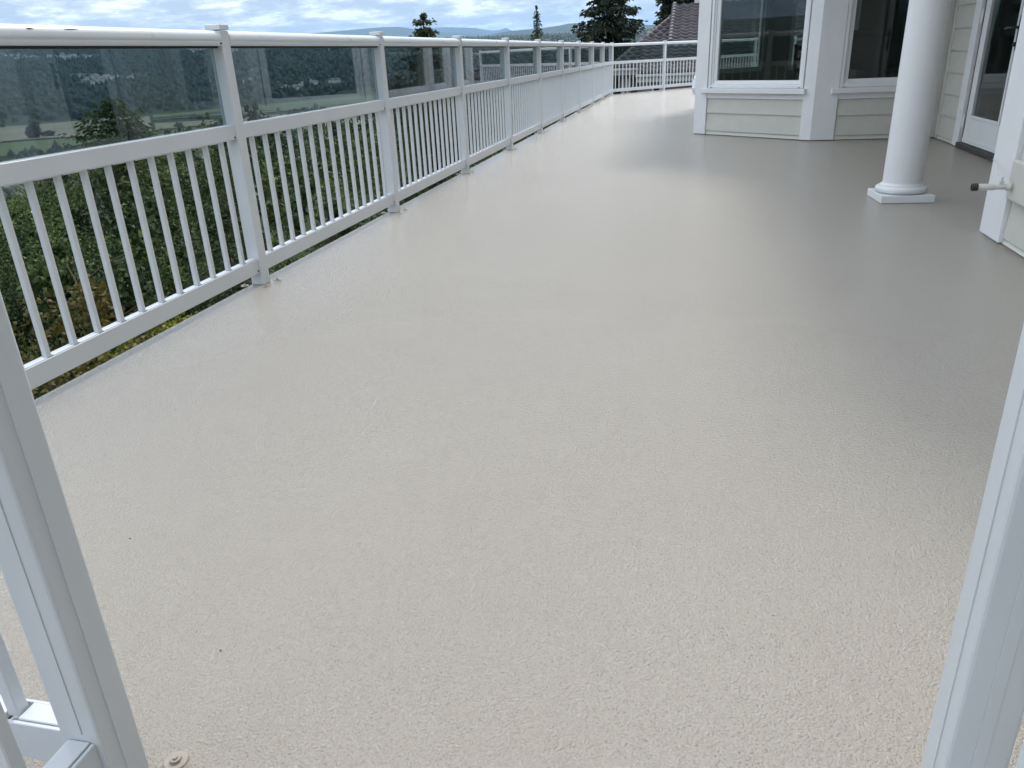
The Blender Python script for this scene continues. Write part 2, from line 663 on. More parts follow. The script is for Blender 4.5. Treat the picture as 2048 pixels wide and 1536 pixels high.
def ridge_fn(az_pts, z_pts, r0, r1, seed, amp):
    def fn(x, y):
        r = np.hypot(x, y)
        az = np.degrees(np.arctan2(x, y))
        top = np.interp(az, az_pts, z_pts)
        mid = (r0 + r1) / 2
        u = 1 - np.abs(r - mid) / (mid - r0)
        n = vnoise(x / 1500, y / 1500, seed)
        return -90 + (top + 90) * np.clip(u, 0, 1) ** 0.8 * (1 + amp * n * 0.5) + amp * 60 * vnoise(x / 500, y / 500, seed + 1) * u
    return fn


# azimuths (deg, + = right) against the summit height seen above the horizon (deg)
def deg2z(degs, r):
    return [r * math.tan(R(d)) for d in degs]


near_mid = 9000
polar_grid('hill', np.linspace(7000, 11000, 22), np.linspace(-75, 45, 320),
           ridge_fn([-75, -26, -18, -14, -12.3, -11.4, -10.3, -9, -8.3, -7.6, -6.5, -3.6, 2, 8, 45],
                    deg2z([0.6, 0.9, 1.1, 1.35, 1.55, 1.60, 1.64, 1.78, 1.9, 1.88, 1.75, 1.6, 1.3, 1.1, 0.9], near_mid), 7000, 11000, 21, 0.05), M['mountain'])
polar_grid('mountain', np.linspace(13000, 19000, 22), np.linspace(-75, 45, 320),
           ridge_fn([-75, -45, -33, -27.6, -25, -23, -21, -19.8, -18.8, -17.8, -16.5, -14.8, -13.6, -12.5, -8, 0, 6, 45],
                    deg2z([1.0, 1.2, 1.5, 1.85, 2.02, 2.1, 2.18, 2.15, 1.95, 1.75, 1.65, 1.5, 1.4, 1.3, 1.2, 1.2, 1.2, 1.1], 16000), 13000, 19000, 31, 0.04), M['mountain'])
polar_grid('mountain', np.linspace(19200, 22800, 16), np.linspace(-75, 45, 280),
           ridge_fn([-75, -45, -30, -26, -20, -18.8, -17, -14.8, -13.6, -13.1, -12.7, -12.3, -11, -4, 6, 45],
                    deg2z([1.0, 1.1, 1.2, 1.5, 1.8, 1.95, 2.05, 1.9, 1.66, 1.68, 1.85, 1.6, 1.4, 1.55, 1.5, 1.2], 21000), 19200, 22800, 41, 0.03), M['mountain'])


def field(az0, az1, r0, r1, mat, skew=0):
    rs = np.linspace(r0, r1, 8)
    az = np.linspace(az0, az1, 14)

    def fz(x, y):
        return ground_z(x, y) + 1.2
    rr, aa = np.meshgrid(rs, np.radians(az), indexing='ij')
    rr = rr + skew * (aa - aa.min())
    x, y = rr * np.sin(aa), rr * np.cos(aa)
    v = np.stack([x, y, fz(x, y)], -1).reshape(-1, 3)
    nr, na = rr.shape
    i = np.arange(nr - 1)[:, None] * na + np.arange(na - 1)[None, :]
    q = np.stack([i, i + 1, i + na + 1, i + na], -1).reshape(-1, 4)
    tag(obj('field', raw_mesh('field', v, q), mat), kind='structure')


field(-60, -36.5, 1330, 1800, M['field_tan'], 150)
field(-60, -35.0, 1090, 1310, M['field_green'], 120)
field(-36.3, -26, 1400, 1560, M['field_tan'], 200)
field(-36.3, -22, 1660, 1720, M['field_tan'], 300)
field(-36.3, -20, 1780, 1900, M['field_green'], 100)
field(-34.8, -22, 1200, 1380, M['field_green'], 100)


# far woods: low cones and round crowns in one mass
def far_trees(name, x, y, h, rad, mat, label, cat):
    n = len(x)
    z = ground_z(x, y)
    seg = 6
    a = np.arange(seg) * 2 * math.pi / seg
    ph = rng.uniform(0, 6.28, n)
    ring = np.stack([np.cos(a[None] + ph[:, None]), np.sin(a[None] + ph[:, None])], -1)     # n,seg,2
    base = np.concatenate([np.stack([x, y], -1)[:, None] + ring * rad[:, None, None], np.broadcast_to((z + h * 0.12)[:, None, None], (n, seg, 1))], -1)
    cone = rng.random(n) < 0.55
    midr = np.where(cone, 0.62, 0.98) * rad
    midz = z + h * np.where(cone, 0.45, 0.62)
    mid = np.concatenate([np.stack([x, y], -1)[:, None] + ring * midr[:, None, None], np.broadcast_to(midz[:, None, None], (n, seg, 1))], -1)
    top = np.stack([x, y, z + h], -1)[:, None]
    v = np.concatenate([base, mid, top], 1)                      # n, 13, 3
    o = (np.arange(n) * 13)[:, None]
    tris = []
    for k in range(seg):
        k2 = (k + 1) % seg
        tris += [np.stack([o[:, 0] + k, o[:, 0] + k2, o[:, 0] + 6 + k2], -1), np.stack([o[:, 0] + k, o[:, 0] + 6 + k2, o[:, 0] + 6 + k], -1),
                 np.stack([o[:, 0] + 6 + k, o[:, 0] + 6 + k2, o[:, 0] + 12], -1)]
    t = np.concatenate(tris)
    tone = np.tile(rng.uniform(0, 1, n) ** 1.2, len(tris)) * 0.75
    return tag(obj(name, raw_mesh(name, v.reshape(-1, 3), t, tone), mat), label, cat, kind='stuff')


def polar_pts(n, az0, az1, r0, r1, pw=0.5):
    az = np.radians(rng.uniform(az0, az1, n))
    r = r0 + (r1 - r0) * rng.random(n) ** pw
    return r * np.sin(az), r * np.cos(az)


def in_fields(x, y):
    r = np.hypot(x, y)
    return (r > 1050) & (r < 1920)


x, y = polar_pts(26000, -58, 26, 1930, 4500, 0.75)
# clearings with houses on the slope
clr = vnoise(x / 260, y / 170, 12) > 0.55
x, y = x[~clr], y[~clr]
far_trees('far_forest', x, y, rng.uniform(11, 24, len(x)), rng.uniform(5, 10, len(x)), M['leaf_far'],
          'dark wood covering the slope across the valley', 'forest')
x, y = polar_pts(2600, -30, 16, 3150, 3420, 1)
far_trees('far_forest', x, y, rng.uniform(14, 26, len(x)), rng.uniform(4, 7, len(x)), M['leaf_far'],
          'dark conifer ridge under the blue mountains', 'forest')
x, y = polar_pts(900, -58, -12, 430, 1050, 0.8)
far_trees('valley_woods', x, y, rng.uniform(7, 15, len(x)), rng.uniform(4, 8, len(x)), M['leaf_far'],
          'woods on the valley floor in front of the fields', 'forest')

x, y = polar_pts(420, -58, -14, 1050, 1930, 1)
kp = vnoise(x / 150, y / 90, 33) > 0.15
far_trees('hedgerow_trees', x[kp], y[kp], rng.uniform(6, 13, kp.sum()), rng.uniform(4, 9, kp.sum()), M['leaf_far'],
          'scattered hedgerow trees between the valley fields', 'trees')

# houses across the valley
hb = bmesh.new()
bmesh.ops.create_cube(hb, size=1.0)
bmesh.ops.scale(hb, vec=(15, 10, 6), verts=hb.verts)
bmesh.ops.translate(hb, vec=(0, 0, 3), verts=hb.verts)
rv = [hb.verts.new(p) for p in [(-8.2, -5.8, 5.8), (8.2, -5.8, 5.8), (8.2, 5.8, 5.8), (-8.2, 5.8, 5.8), (-7.5, 0, 9.2), (7.5, 0, 9.2)]]
for fi in [(0, 1, 5, 4), (2, 3, 4, 5), (0, 4, 3), (1, 2, 5), (3, 2, 1, 0)]:
    hb.faces.new([rv[i] for i in fi]).material_index = 1
far_me = bpy.data.meshes.new('far_house')
hb.to_mesh(far_me)
hb.free()
far_me.materials.append(M['farwhite'])
far_me.materials.append(M['farroof'])
nh = 0
while nh < 190:
    az = R(random.choice([random.uniform(-47, -33), random.uniform(-47, -24)]))
    r = random.uniform(2050, 4000)
    xx, yy = r * math.sin(az), r * math.cos(az)
    if vnoise(np.array([xx / 260]), np.array([yy / 170]), 12)[0] < 0.5:
        continue
    h = bpy.data.objects.new('far_house', far_me)
    col.objects.link(h)
    s = random.uniform(0.8, 1.5)
    h.matrix_basis = T(xx, yy, float(ground_z(xx, yy)) + 2, random.uniform(0, 3.1)) @ Matrix.Diagonal((s, s, random.uniform(1.0, 1.5), 1))
    tag(h, 'tiny pale house among trees on the hillside across the valley', 'house', 'far houses across the valley')
    nh += 1

# the one white-roofed house down the slope
az = R(-44.8)
hx, hy = 500 * math.sin(az), 500 * math.cos(az)
hz = float(ground_z(hx, hy))
wh = empty('hillside_house', T(hx, hy, hz, R(35)), 'small house with white metal roof low on the slope, seen between the leftmost balusters', 'house')
obj('wall', box_me('wall', 8, 6, 4.5, 0, (0, 0, 2.25)), M['farroof'], wh, WORLDM[wh.name])
rm = bpy.data.meshes.new('roof')
rm.from_pydata([(-4.6, -3.8, 4.3), (4.6, -3.8, 4.3), (4.6, 3.8, 4.3), (-4.6, 3.8, 4.3), (-4.6, 0, 6.4), (4.6, 0, 6.4),
                (-4.6, -3.8, 4.15), (4.6, -3.8, 4.15), (4.6, 3.8, 4.15), (-4.6, 3.8, 4.15)], [],
               [(0, 1, 5, 4), (2, 3, 4, 5), (0, 4, 3), (1, 2, 5), (9, 8, 7, 6), (0, 6, 7, 1), (1, 7, 8, 2), (2, 8, 9, 3), (3, 9, 6, 0)])
obj('roof', rm, M['barnroof'], wh, WORLDM[wh.name])

# ------------------------------------------------------------------ railing kit
PW = 0.0635
post_me = box_me('post', PW, PW, 1.095, 0.004, (0, 0, 0.5475))
cap_me = box_me('post_cap', 0.071, 0.071, 0.022, 0.004, (0, 0, 0.011), 2)
pick_me = box_me('baluster', 0.0195, 0.0195, 0.538, 0.002, (0, 0, 0.0), 1)
bolt_bm = bmesh.new()
for rr_, z0, z1 in ((0.0185, 0.0, 0.0025), (0.0090, 0.0025, 0.007), (0.0040, 0.007, 0.0095)):
    g = bmesh.ops.create_cone(bolt_bm, segments=(20 if rr_ > 0.015 else 8), radius1=rr_, radius2=rr_ * 0.92, depth=z1 - z0, cap_ends=True)
    bmesh.ops.translate(bolt_bm, vec=(0, 0, (z0 + z1) / 2), verts=g['verts'])
bolt_me = bpy.data.meshes.new('anchor_bolt')
bolt_bm.to_mesh(bolt_me)
bolt_bm.free()
screw_bm = bmesh.new()
bmesh.ops.create_cone(screw_bm, segments=10, radius1=0.0055, radius2=0.004, depth=0.006, cap_ends=True)
bmesh.ops.rotate(screw_bm, cent=(0, 0, 0), matrix=Matrix.Rotation(R(90), 3, 'Y'), verts=screw_bm.verts)
screw_me = bpy.data.meshes.new('screw')
screw_bm.to_mesh(screw_me)
screw_bm.free()
for me_, m_ in ((post_me, 'rail'), (cap_me, 'rail'), (pick_me, 'rail'), (bolt_me, 'bolt'), (screw_me, 'screw')):
    me_.materials.append(M[m_])

top_prof = [(0.031, 1.037), (0.0335, 1.040), (0.0335, 1.052), (0.0325, 1.055), (0.0345, 1.058)]
for i in range(0, 13):
    t_ = math.pi * i / 12
    top_prof.append((0.0345 * math.cos(t_) * (1 if abs(math.cos(t_)) < 0.99 else 1), 1.064 + 0.033 * math.sin(t_) ** 0.8))
top_prof += [(-0.0345, 1.058), (-0.0325, 1.055), (-0.0335, 1.052), (-0.0335, 1.040), (-0.031, 1.037)]
mid_prof = [(0.020, 0.660), (0.0215, 0.6615), (0.0215, 0.7195), (0.020, 0.721), (-0.020, 0.721), (-0.0215, 0.7195), (-0.0215, 0.6615), (-0.020, 0.660)]
bot_prof = [(0.020, 0.058), (0.0215, 0.0595), (0.0215, 0.1245), (0.0205, 0.1255), (0.0165, 0.1255), (0.0160, 0.112), (-0.0160, 0.112), (-0.0165, 0.1255),
            (-0.0205, 0.1255), (-0.0215, 0.1245), (-0.0215, 0.0595), (-0.020, 0.058)]
BAYCACHE = {}


def post(parent, x, y, rz=0.0, bolts=True, zrot_cap=True):
    p = obj('post', post_me, None, parent, T(x, y, 0.0, rz))
    obj('cap', cap_me, None, p, T(x, y, 1.098, rz))
    if bolts:
        for sx in (-1, 1):
            for sy in (-1, 1):
                off = Matrix.Rotation(rz, 2) @ Vector((sx * 0.055, sy * 0.055))
                obj('anchor_bolt', bolt_me, None, p, T(x + off.x, y + off.y, 0.0005, random.uniform(0, 6)))
    return p


def bay(parent, A, B, glass=True, inserts=True, npk=14, screws=True):
    """rails, balusters and glass between two posts (centres A and B)"""
    ax, ay = A
    bx, by = B
    L = math.hypot(bx - ax, by - ay)
    ux, uy = (bx - ax) / L, (by - ay) / L
    rz = math.atan2(by - ay, bx - ax) - math.pi / 2
    s0 = PW / 2 + 0.0005
    ln = L - 2 * s0
    key = round(ln, 3)
    if key not in BAYCACHE:
        BAYCACHE[key] = (extrude_profile('top_rail', top_prof, ln, True), extrude_profile('middle_rail', mid_prof, ln),
                         extrude_profile('bottom_rail', bot_prof, ln), box_me('glass_pane', 0.006, ln - 0.004, 0.312, 0.0, (-0.0175, ln / 2, 0.879)),
                         box_me('gasket', 0.030, ln - 0.006, 0.007, 0, (-0.004, ln / 2, 1.0325)))
    tr, mr, br, gp, gk = BAYCACHE[key]
    wm = T(ax + ux * s0, ay + uy * s0, 0, rz)
    t_ = obj('top_rail', tr, M['rail'], parent, wm)
    m_ = obj('middle_rail', mr, M['rail'], parent, wm)
    b_ = obj('bottom_rail', br, M['rail'], parent, wm)
    if glass:
        g_ = obj('glass_pane', gp, M['railglass'], parent, wm)
        obj('gasket', gk, M['dark'], g_, wm)
    pitch = ln / (npk + 0.62)
    st = pitch * 0.31
    if inserts:
        ikey = ('i', round(pitch, 4))
        if ikey not in BAYCACHE:
            BAYCACHE[ikey] = (box_me('infill_strip', 0.030, pitch - 0.0195 - 0.007, 0.012, 0.001, (0, 0, 0), 1),
                              box_me('infill_strip', 0.030, pitch - 0.0195 - 0.005, 0.004, 0.0, (0, 0, 0)))
    for i in range(npk):
        s = pitch * (0.31 + i + 0.5)
        obj('baluster', pick_me, None, parent, wm @ T(0, s, 0.3915 + 0.0005))
        if inserts and i < npk - 1:
            obj('infill_strip', BAYCACHE[ikey][0], M['rail'], b_, wm @ T(0, s + pitch / 2, 0.1215 + 0.0005))
            obj('infill_strip', BAYCACHE[ikey][1], M['rail'], m_, wm @ T(0, s + pitch / 2, 0.6575))
    if inserts:
        el = pitch * 0.81 - 0.0195 / 2 - 0.004
        ekey = ('e', round(el, 4))
        if ekey not in BAYCACHE:
            BAYCACHE[ekey] = box_me('infill_strip', 0.030, el, 0.012, 0.001, (0, 0, 0), 1)
        for ss in (el / 2 + 0.0005, ln - el / 2 - 0.0005):
            obj('infill_strip', BAYCACHE[ekey], M['rail'], b_, wm @ T(0, ss, 0.122))
    if screws:
        for o_, zz, xo in ((t_, 1.046, 0.034), (m_, 0.669, 0.022), (b_, 0.071, 0.022)):
            obj('screw', screw_me, None, o_, wm @ T(xo, ln - 0.012, zz))
    return t_


# long railing on the valley side
lr = empty('deck_railing', T(*K0, 0), 'long white railing with smoked glass running along the valley side of the deck', 'railing')
for k in range(-1, 10):
    post(lr, *kpost(k), rz=(-math.atan(DR) if k < 9 else FA / 2 - R(45)))
for k in range(-1, 9):
    tr0 = bay(lr, kpost(k), kpost(k + 1), inserts=(k < 4), screws=(k < 7))
    if k == -1:       # two old scuffs on the rail top
        for y_, l_ in ((2.34, 0.030), (2.17, 0.014)):
            xr = kpost(0)[0] - 0.006 + 0.0292
            obj('scuff_mark', tube_me('scuff_mark', [(0, -l_, 0.0004), (0, -l_ * 0.3, 0), (0, l_, 0.0008)], [0.0006, 0.0017, 0.0004], 6), M['debris'], tr0, T(xr, y_, 1.0842))
# far railing across the end
fr = empty('deck_railing', T(*CORNER, 0), 'white glass-topped railing crossing the far end of the deck before the grey roofs', 'railing')


def fpost(k):
    return (CORNER[0] + FD[0] * SP * k, CORNER[1] + FD[1] * SP * k)


for k in range(1, 5):
    post(fr, *fpost(k), rz=FA - R(90))
for k in range(0, 4):
    bay(fr, fpost(k), fpost(k + 1), inserts=False, screws=False)

# near railing at the lower left: corner post with one run to the left and one towards the camera
NPX, NPY = -0.763, 0.645
nr = empty('deck_railing', T(NPX, NPY, 0), 'nearest white railing corner post cut off at the lower left, balusters beside it', 'railing')
post(nr, NPX, NPY)
post(nr, -1.989, NPY, bolts=False)
post(nr, NPX, -1.10, bolts=False)
bay(nr, (-1.989, NPY), (NPX, NPY), glass=True, npk=9)
bay(nr, (NPX, -1.10), (NPX, NPY), glass=True, npk=14)
# right-hand post of the opening
RPX, RPY = 0.346, 0.745
rp = empty('deck_railing', T(RPX, RPY, 0), 'nearest white railing post cut off by the right edge of the picture', 'railing')
post(rp, RPX, RPY)
post(rp, RPX, -1.03, bolts=False)
bay(rp, (RPX, -1.03), (RPX, RPY), glass=True, npk=14)
# grooves: thin snap-on strips on the two near posts
for par, x_, y_, sides in ((nr, NPX, NPY, ('E', 'S')), (rp, RPX, RPY, ('W', 'S'))):
    pp = [c for c in par.children if c.name.startswith('post')][0]
    for sd_ in sides:
        if sd_ in 'EW':
            sg = 1 if sd_ == 'E' else -1
            obj('cover_strip', box_me('cover_strip', 0.0016, 0.013, 1.09, 0.0004, (0, 0, 0.547), 1), M['rail'], pp, T(x_ + sg * (PW / 2 + 0.0008), y_, 0))
        else:
            obj('cover_strip', box_me('cover_strip', 0.013, 0.0016, 0.50, 0.0004, (0, 0, 0.39), 1), M['rail'], pp, T(x_, y_ - PW / 2 - 0.0008, 0))

# ------------------------------------------------------------------ the house
A_ = Vector((0.045, 9.818))
B_ = Vector((1.217, 8.834))
C_ = Vector((2.42, 8.894))
W_ = Vector((0.075, 14.40))
N_ = Vector((1.247, 15.384))
house = empty('house', T(1.5, 4.4, 0), 'cream sided house with white trim and an angled bay window on the right', 'house')
HT = 2.62          # soffit height


def frame_on(P, Q):
    """matrix: local x along P->Q, local y pointing INTO the house, z up. Outside faces -y."""
    d = (Q - P)
    L = d.length
    d = d / L
    m = Matrix(((d.x, -d.y, 0, P.x), (d.y, d.x, 0, P.y), (0, 0, 1, 0), (0, 0, 0, 1)))
    return m, L


WT = 0.14


def wall_core(P, Q, openings, name='wall', ext=0.0, inner=True):
    """openings: (s0,s1,z0,z1), split into strips; core face 12 mm behind the trim plane"""
    m, L = frame_on(P, Q)
    bx_ = []
    cur = -ext
    for s0, s1, z0, z1 in sorted(openings):
        if s0 > cur:
            bx_.append((cur, s0, 0.014, WT, 0.004, HT))
        bx_.append((s0, s1, 0.014, WT, 0.004, z0))
        bx_.append((s0, s1, 0.014, WT, z1, HT))
        cur = s1
    if cur < L + ext:
        bx_.append((cur, L + ext, 0.014, WT, 0.004, HT))
    return obj(name, boxes_me(name, bx_), M['inwall'], house, m), m, L


def siding(m, s0, s1, z0, z1, first=0.042, pitch=0.1945):
    """lap boards, each its own piece: thick at the bottom, thin at the top"""
    zz = [z0]
    k = first
    while k < z1:
        if k > z0 + 0.005:
            zz.append(k)
        k += pitch
    zz.append(z1)
    for a, b in zip(zz[:-1], zz[1:]):
        if b - a < 0.01:
            continue
        hh = b - a - 0.001
        prof_v = [(s0, 0.0135, 0), (s1, 0.0135, 0), (s1, -0.007, 0), (s0, -0.007, 0),
                  (s0, 0.0135, hh), (s1, 0.0135, hh), (s1, 0.0075, hh), (s0, 0.0075, hh)]
        me = bpy.data.meshes.new('siding_board')
        me.from_pydata(prof_v, [], [(0, 1, 2, 3), (4, 7, 6, 5), (3, 2, 6, 7), (0, 3, 7, 4), (1, 5, 6, 2), (0, 4, 5, 1)])
        obj('siding_board', me, M['siding'], house, m @ T(0, 0, a))


def board(name, m, s0, s1, z0, z1, proud=0.018, mat='trim', parent=None, back=0.012, bev=0.003):
    return obj(name, boxes_me(name, [(s0, s1, -proud, back, z0, z1)], bev), M[mat], parent or house, m)


def window(m, s0, s1, z0=0.510, z1=2.12, apron=True, sill_ext=0.075):
    """vinyl picture window: stepped frame, pane, sill, apron"""
    fw, fb = 0.082, 0.077
    fr_ = boxes_me('window', [(s0, s0 + 0.03, -0.014, 0.10, z0, z1), (s1 - 0.03, s1, -0.014, 0.10, z0, z1),
                              (s0 + 0.03, s1 - 0.03, -0.014, 0.10, z0, z0 + 0.028), (s0 + 0.03, s1 - 0.03, -0.014, 0.10, z1 - 0.03, z1)], 0.003)
    w = obj('window', fr_, M['vinyl'], house, m)
    # sash, stepped back, sloping shoulders
    i0, i1, j0, j1 = s0 + 0.03, s1 - 0.03, z0 + 0.028, z1 - 0.03
    o0, o1, p0, p1 = s0 + fw, s1 - fw, z0 + fb, z1 - 0.08
    vs, fs = [], []
    for (x0, x1, y0, y1, d) in ((i0, i1, j0, j1, 0.004), (i0 + 0.016, i1 - 0.016, j0 + 0.014, j1 - 0.014, 0.004),
                                (i0 + 0.019, i1 - 0.019, j0 + 0.018, j1 - 0.018, 0.018), (o0, o1, p0, p1, 0.028),
                                (o0, o1, p0, p1, 0.075), (i0, i1, j0, j1, 0.075)):
        vs += [(x0, d, y0), (x1, d, y0), (x1, d, y1), (x0, d, y1)]
    nrg = len(vs) // 4
    for r_ in range(nrg):
        for c in range(4):
            a, b = r_ * 4 + c, r_ * 4 + (c + 1) % 4
            r2 = (r_ + 1) % nrg
            fs.append((a, b, r2 * 4 + (c + 1) % 4, r2 * 4 + c))
    me = bpy.data.meshes.new('sash')
    me.from_pydata(vs, [], fs)
    bm = bmesh.new()
    bm.from_mesh(me)
    bmesh.ops.recalc_face_normals(bm, faces=bm.faces)
    bm.to_mesh(me)
    bm.free()
    obj('sash', me, M['vinyl'], w, m)
    obj('pane', boxes_me('pane', [(o0 - 0.01, o1 + 0.01, 0.046, 0.052, p0 - 0.01, p1 + 0.01)]), M['winglass'], w, m)
    for sx in (s0 + 0.045, s1 - 0.045):
        obj('weep_slot', boxes_me('weep_slot', [(sx - 0.016, sx + 0.016, -0.0165, -0.0145, z0 + 0.004, z0 + 0.009)]), M['dark'], w, m)
    if apron:
        obj('sill', boxes_me('sill', [(s0 - sill_ext, s1 + sill_ext * 0.7, -0.062, 0.012, 0.457, 0.5085)], 0.005), M['trim'], w, m)
        obj('apron', boxes_me('apron', [(s0 - 0.02, s1 + 0.02, -0.010, 0.012, 0.400, 0.4565)], 0.002), M['trim'], w, m)
    return w


# bay face A (angled, facing the camera's left)
_, mA, LA = wall_core(A_, B_, [(0.186, 1.38, 0.50, 2.13)])
siding(mA, 0.163, 1.407, 0.006, 0.398, 0.048)
window(mA, 0.172, 1.392)
board('frieze_board', mA, 0.163, 1.407, 2.122, HT - 0.002, 0.010)
board('corner_board', mA, -0.004, 0.160, 0.006, HT - 0.002, 0.020)
board('corner_board', mA, 1.410, LA + 0.010, 0.006, HT - 0.002, 0.020)
# bay face B (faces the porch)
_, mB, LB = wall_core(B_, C_, [(0.235, 1.03, 0.50, 2.13)])
siding(mB, 0.226, 1.04, 0.006, 0.398, 0.048)
window(mB, 0.225, 1.03)
board('frieze_board', mB, 0.226, 1.04, 2.122, HT - 0.002, 0.010)
board('corner_board', mB, -0.008, 0.223, 0.006, HT - 0.002, 0.020)
board('corner_board', mB, 1.044, LB + 0.02, 0.006, HT - 0.002, 0.016, 'siding')
# bay west face and far angled face
WS = [(0.20, 1.30), (1.50, 2.30), (2.45, 4.38)]
_, mW, LW = wall_core(W_, A_, [(a + 0.012, b - 0.012, 0.50, 2.13) for a, b in WS])
siding(mW, 0.163, LW - 0.163, 0.006, 0.398, 0.048)
for a, b in WS:
    window(mW, a, b, sill_ext=0.03)
board('frieze_board', mW, 0.163, LW - 0.163, 2.122, HT - 0.002, 0.010)
board('mullion_board', mW, 1.302, 1.498, 0.51, 2.12, 0.012)
board('mullion_board', mW, 2.302, 2.448, 0.51, 2.12, 0.012)
board('corner_board', mW, -0.004, 0.160, 0.006, HT - 0.002, 0.020)
board('corner_board', mW, LW - 0.160, LW - 0.002, 0.006, HT - 0.002, 0.020)
_, mN, LN = wall_core(N_, W_, [(0.19, LN_ - 0.19, 0.50, 2.13) for LN_ in [(W_ - N_).length]])
siding(mN, 0.163, LN - 0.163, 0.006, 0.398, 0.048)
window(mN, 0.175, LN - 0.175)
board('frieze_board', mN, 0.163, LN - 0.163, 2.122, HT - 0.002, 0.010)
board('corner_board', mN, -0.004, 0.160, 0.006, HT - 0.002, 0.020)
board('corner_board', mN, LN - 0.160, LN - 0.004, 0.006, HT - 0.002, 0.020)
# north wall beyond the bay, with one window
E_ = Vector((7.0, 15.41))
_, mE, LE = wall_core(E_, N_ + Vector((0.0, 0.0)), [(LE_ - 1.45, LE_ - 0.35, 0.50, 2.13) for LE_ in [(N_ - E_).length]])
window(mE, LE - 1.46, LE - 0.34)
siding(mE, 0, LE - 1.55, 0.006, HT, 0.048)
# door wall
D0, D1 = Vector((2.42, 8.86)), Vector((2.42, 4.42))
ds = lambda y_: 8.86 - y_
_, mD, LD = wall_core(D0, D1, [(ds(8.02), ds(6.98), 0.045, 2.12)])
board('corner_board', mD, 0.0, 0.055, 0.006, HT - 0.002, 0.014, 'siding')
siding(mD, 0.056, ds(8.245), 0.006, HT - 0.002, 0.037)
siding(mD, ds(6.80), LD - 0.13, 0.006, HT - 0.002, 0.037)
board('door_casing', mD, ds(8.24), ds(8.085), 0.006, 2.22, 0.022)
board('door_casing', mD, ds(6.96), ds(6.805), 0.006, 2.22, 0.022)
board('door_casing', mD, ds(8.083), ds(6.962), 2.10, 2.22, 0.022)
board('threshold', mD, ds(8.083), ds(6.962), 0.004, 0.046, 0.035, 'threshold', None, 0.09)
# door: leaf, glass, kick panel bead, handle, hinges
dr_ = obj('door', boxes_me('door', [(ds(8.04), ds(7.905), 0.004, 0.048, 0.050, 2.095), (ds(7.205), ds(7.00), 0.004, 0.048, 0.050, 2.095),
                                    (ds(7.905), ds(7.205), 0.004, 0.048, 0.050, 0.285), (ds(7.905), ds(7.205), 0.004, 0.048, 1.95, 2.095)], 0.002), M['vinyl'], house, mD)
obj('glazing_bead', boxes_me('glazing_bead', [(ds(7.925), ds(7.893), -0.006, 0.003, 0.266, 1.965), (ds(7.217), ds(7.187), -0.006, 0.003, 0.266, 1.965),
                                              (ds(7.893), ds(7.217), -0.006, 0.003, 0.266, 0.292), (ds(7.893), ds(7.217), -0.006, 0.003, 1.94, 1.965)], 0.002), M['vinyl'], dr_, mD)
obj('pane', boxes_me('pane', [(ds(7.91), ds(7.20), 0.018, 0.024, 0.28, 1.955)]), M['winglass'], dr_, mD)
obj('bottom_rail', boxes_me('bottom_rail', [(ds(8.035), ds(7.005), -0.002, 0.003, 0.052, 0.086)], 0.001), M['vinyl'], dr_, mD)
hd = lathe_me('handle', [(0.001, -0.128), (0.016, -0.122), (0.019, -0.10), (0.019, 0.10), (0.016, 0.122), (0.001, 0.128)], 20)
for v_ in hd.vertices:
    v_.co.y *= 0.42
obj('handle_plate', hd, M['black_metal'], dr_, mD @ T(ds(7.155), -0.004, 0.945))
obj('lever', tube_me('lever', [(0.0, -0.005, 0), (0.0, -0.055, 0), (-0.02, -0.064, 0.0), (-0.06, -0.066, 0.002), (-0.125, -0.062, -0.006)], [0.011, 0.010, 0.010, 0.009, 0.007], 10),
    M['black_metal'], dr_, mD @ T(ds(7.155), 0, 0.985))
obj('lock_cylinder', lathe_me('lock_cylinder', [(0.0165, 0), (0.0165, 0.018), (0.012, 0.022)], 16), M['black_metal'], dr_, mD @ T(ds(7.155), -0.008, 0.865) @ Matrix.Rotation(R(90), 4, 'X'))
for hz_ in (0.23, 1.09, 1.85):
    obj('hinge', lathe_me('hinge', [(0.008, -0.055), (0.008, 0.055)], 12), M['vinyl'], dr_, mD @ T(ds(8.052), -0.010, hz_))
    obj('hinge', boxes_me('hinge', [(ds(8.078), ds(8.054), -0.004, 0.003, hz_ - 0.05, hz_ + 0.05)], 0.001), M['vinyl'], dr_, mD)
# recess end wall and near wall
G0, G1 = Vector((2.40, 4.42)), Vector((1.515, 4.42))
_, mG, LG = wall_core(G0, G1, [])
siding(mG, 0.02, LG - 0.02, 0.006, HT - 0.002, 0.037)
H0, H1 = Vector((1.515, 4.42)), Vector((1.515, -7.5))
_, mH, LH = wall_core(H0, H1, [(2.2, 3.6, 0.50, 2.13)])
board('corner_board', mH, 0.0, 0.272, 0.006, HT - 0.002, 0.024)
siding(mH, 0.275, 2.12, 0.006, HT - 0.002, 0.032, 0.28)
siding(mH, 3.68, LH, 0.006, HT - 0.002, 0.032, 0.28)
siding(mH, 2.12, 3.68, 0.006, 0.398, 0.032, 0.28)
window(mH, 2.2, 3.6)
board('frieze_board', mH, 2.12, 3.68, 2.122, HT - 0.002, 0.010)
# rest of the shell
obj('wall', boxes_me('wall', [(6.9, 7.0, -7.4, 15.25, 0.004, HT), (1.66, 6.89, -7.5, -7.4, 0.004, HT)]), M['inwall'], house)
obj('room_floor', prism_me('room_floor', [(0.20, 9.90), (1.28, 9.0), (2.53, 9.05), (2.58, 4.58), (1.68, 4.55), (1.68, -7.3), (6.85, -7.3), (6.85, 15.2), (1.32, 15.2), (0.24, 14.32)], 0.004, 0.03), M['infloor'], house)
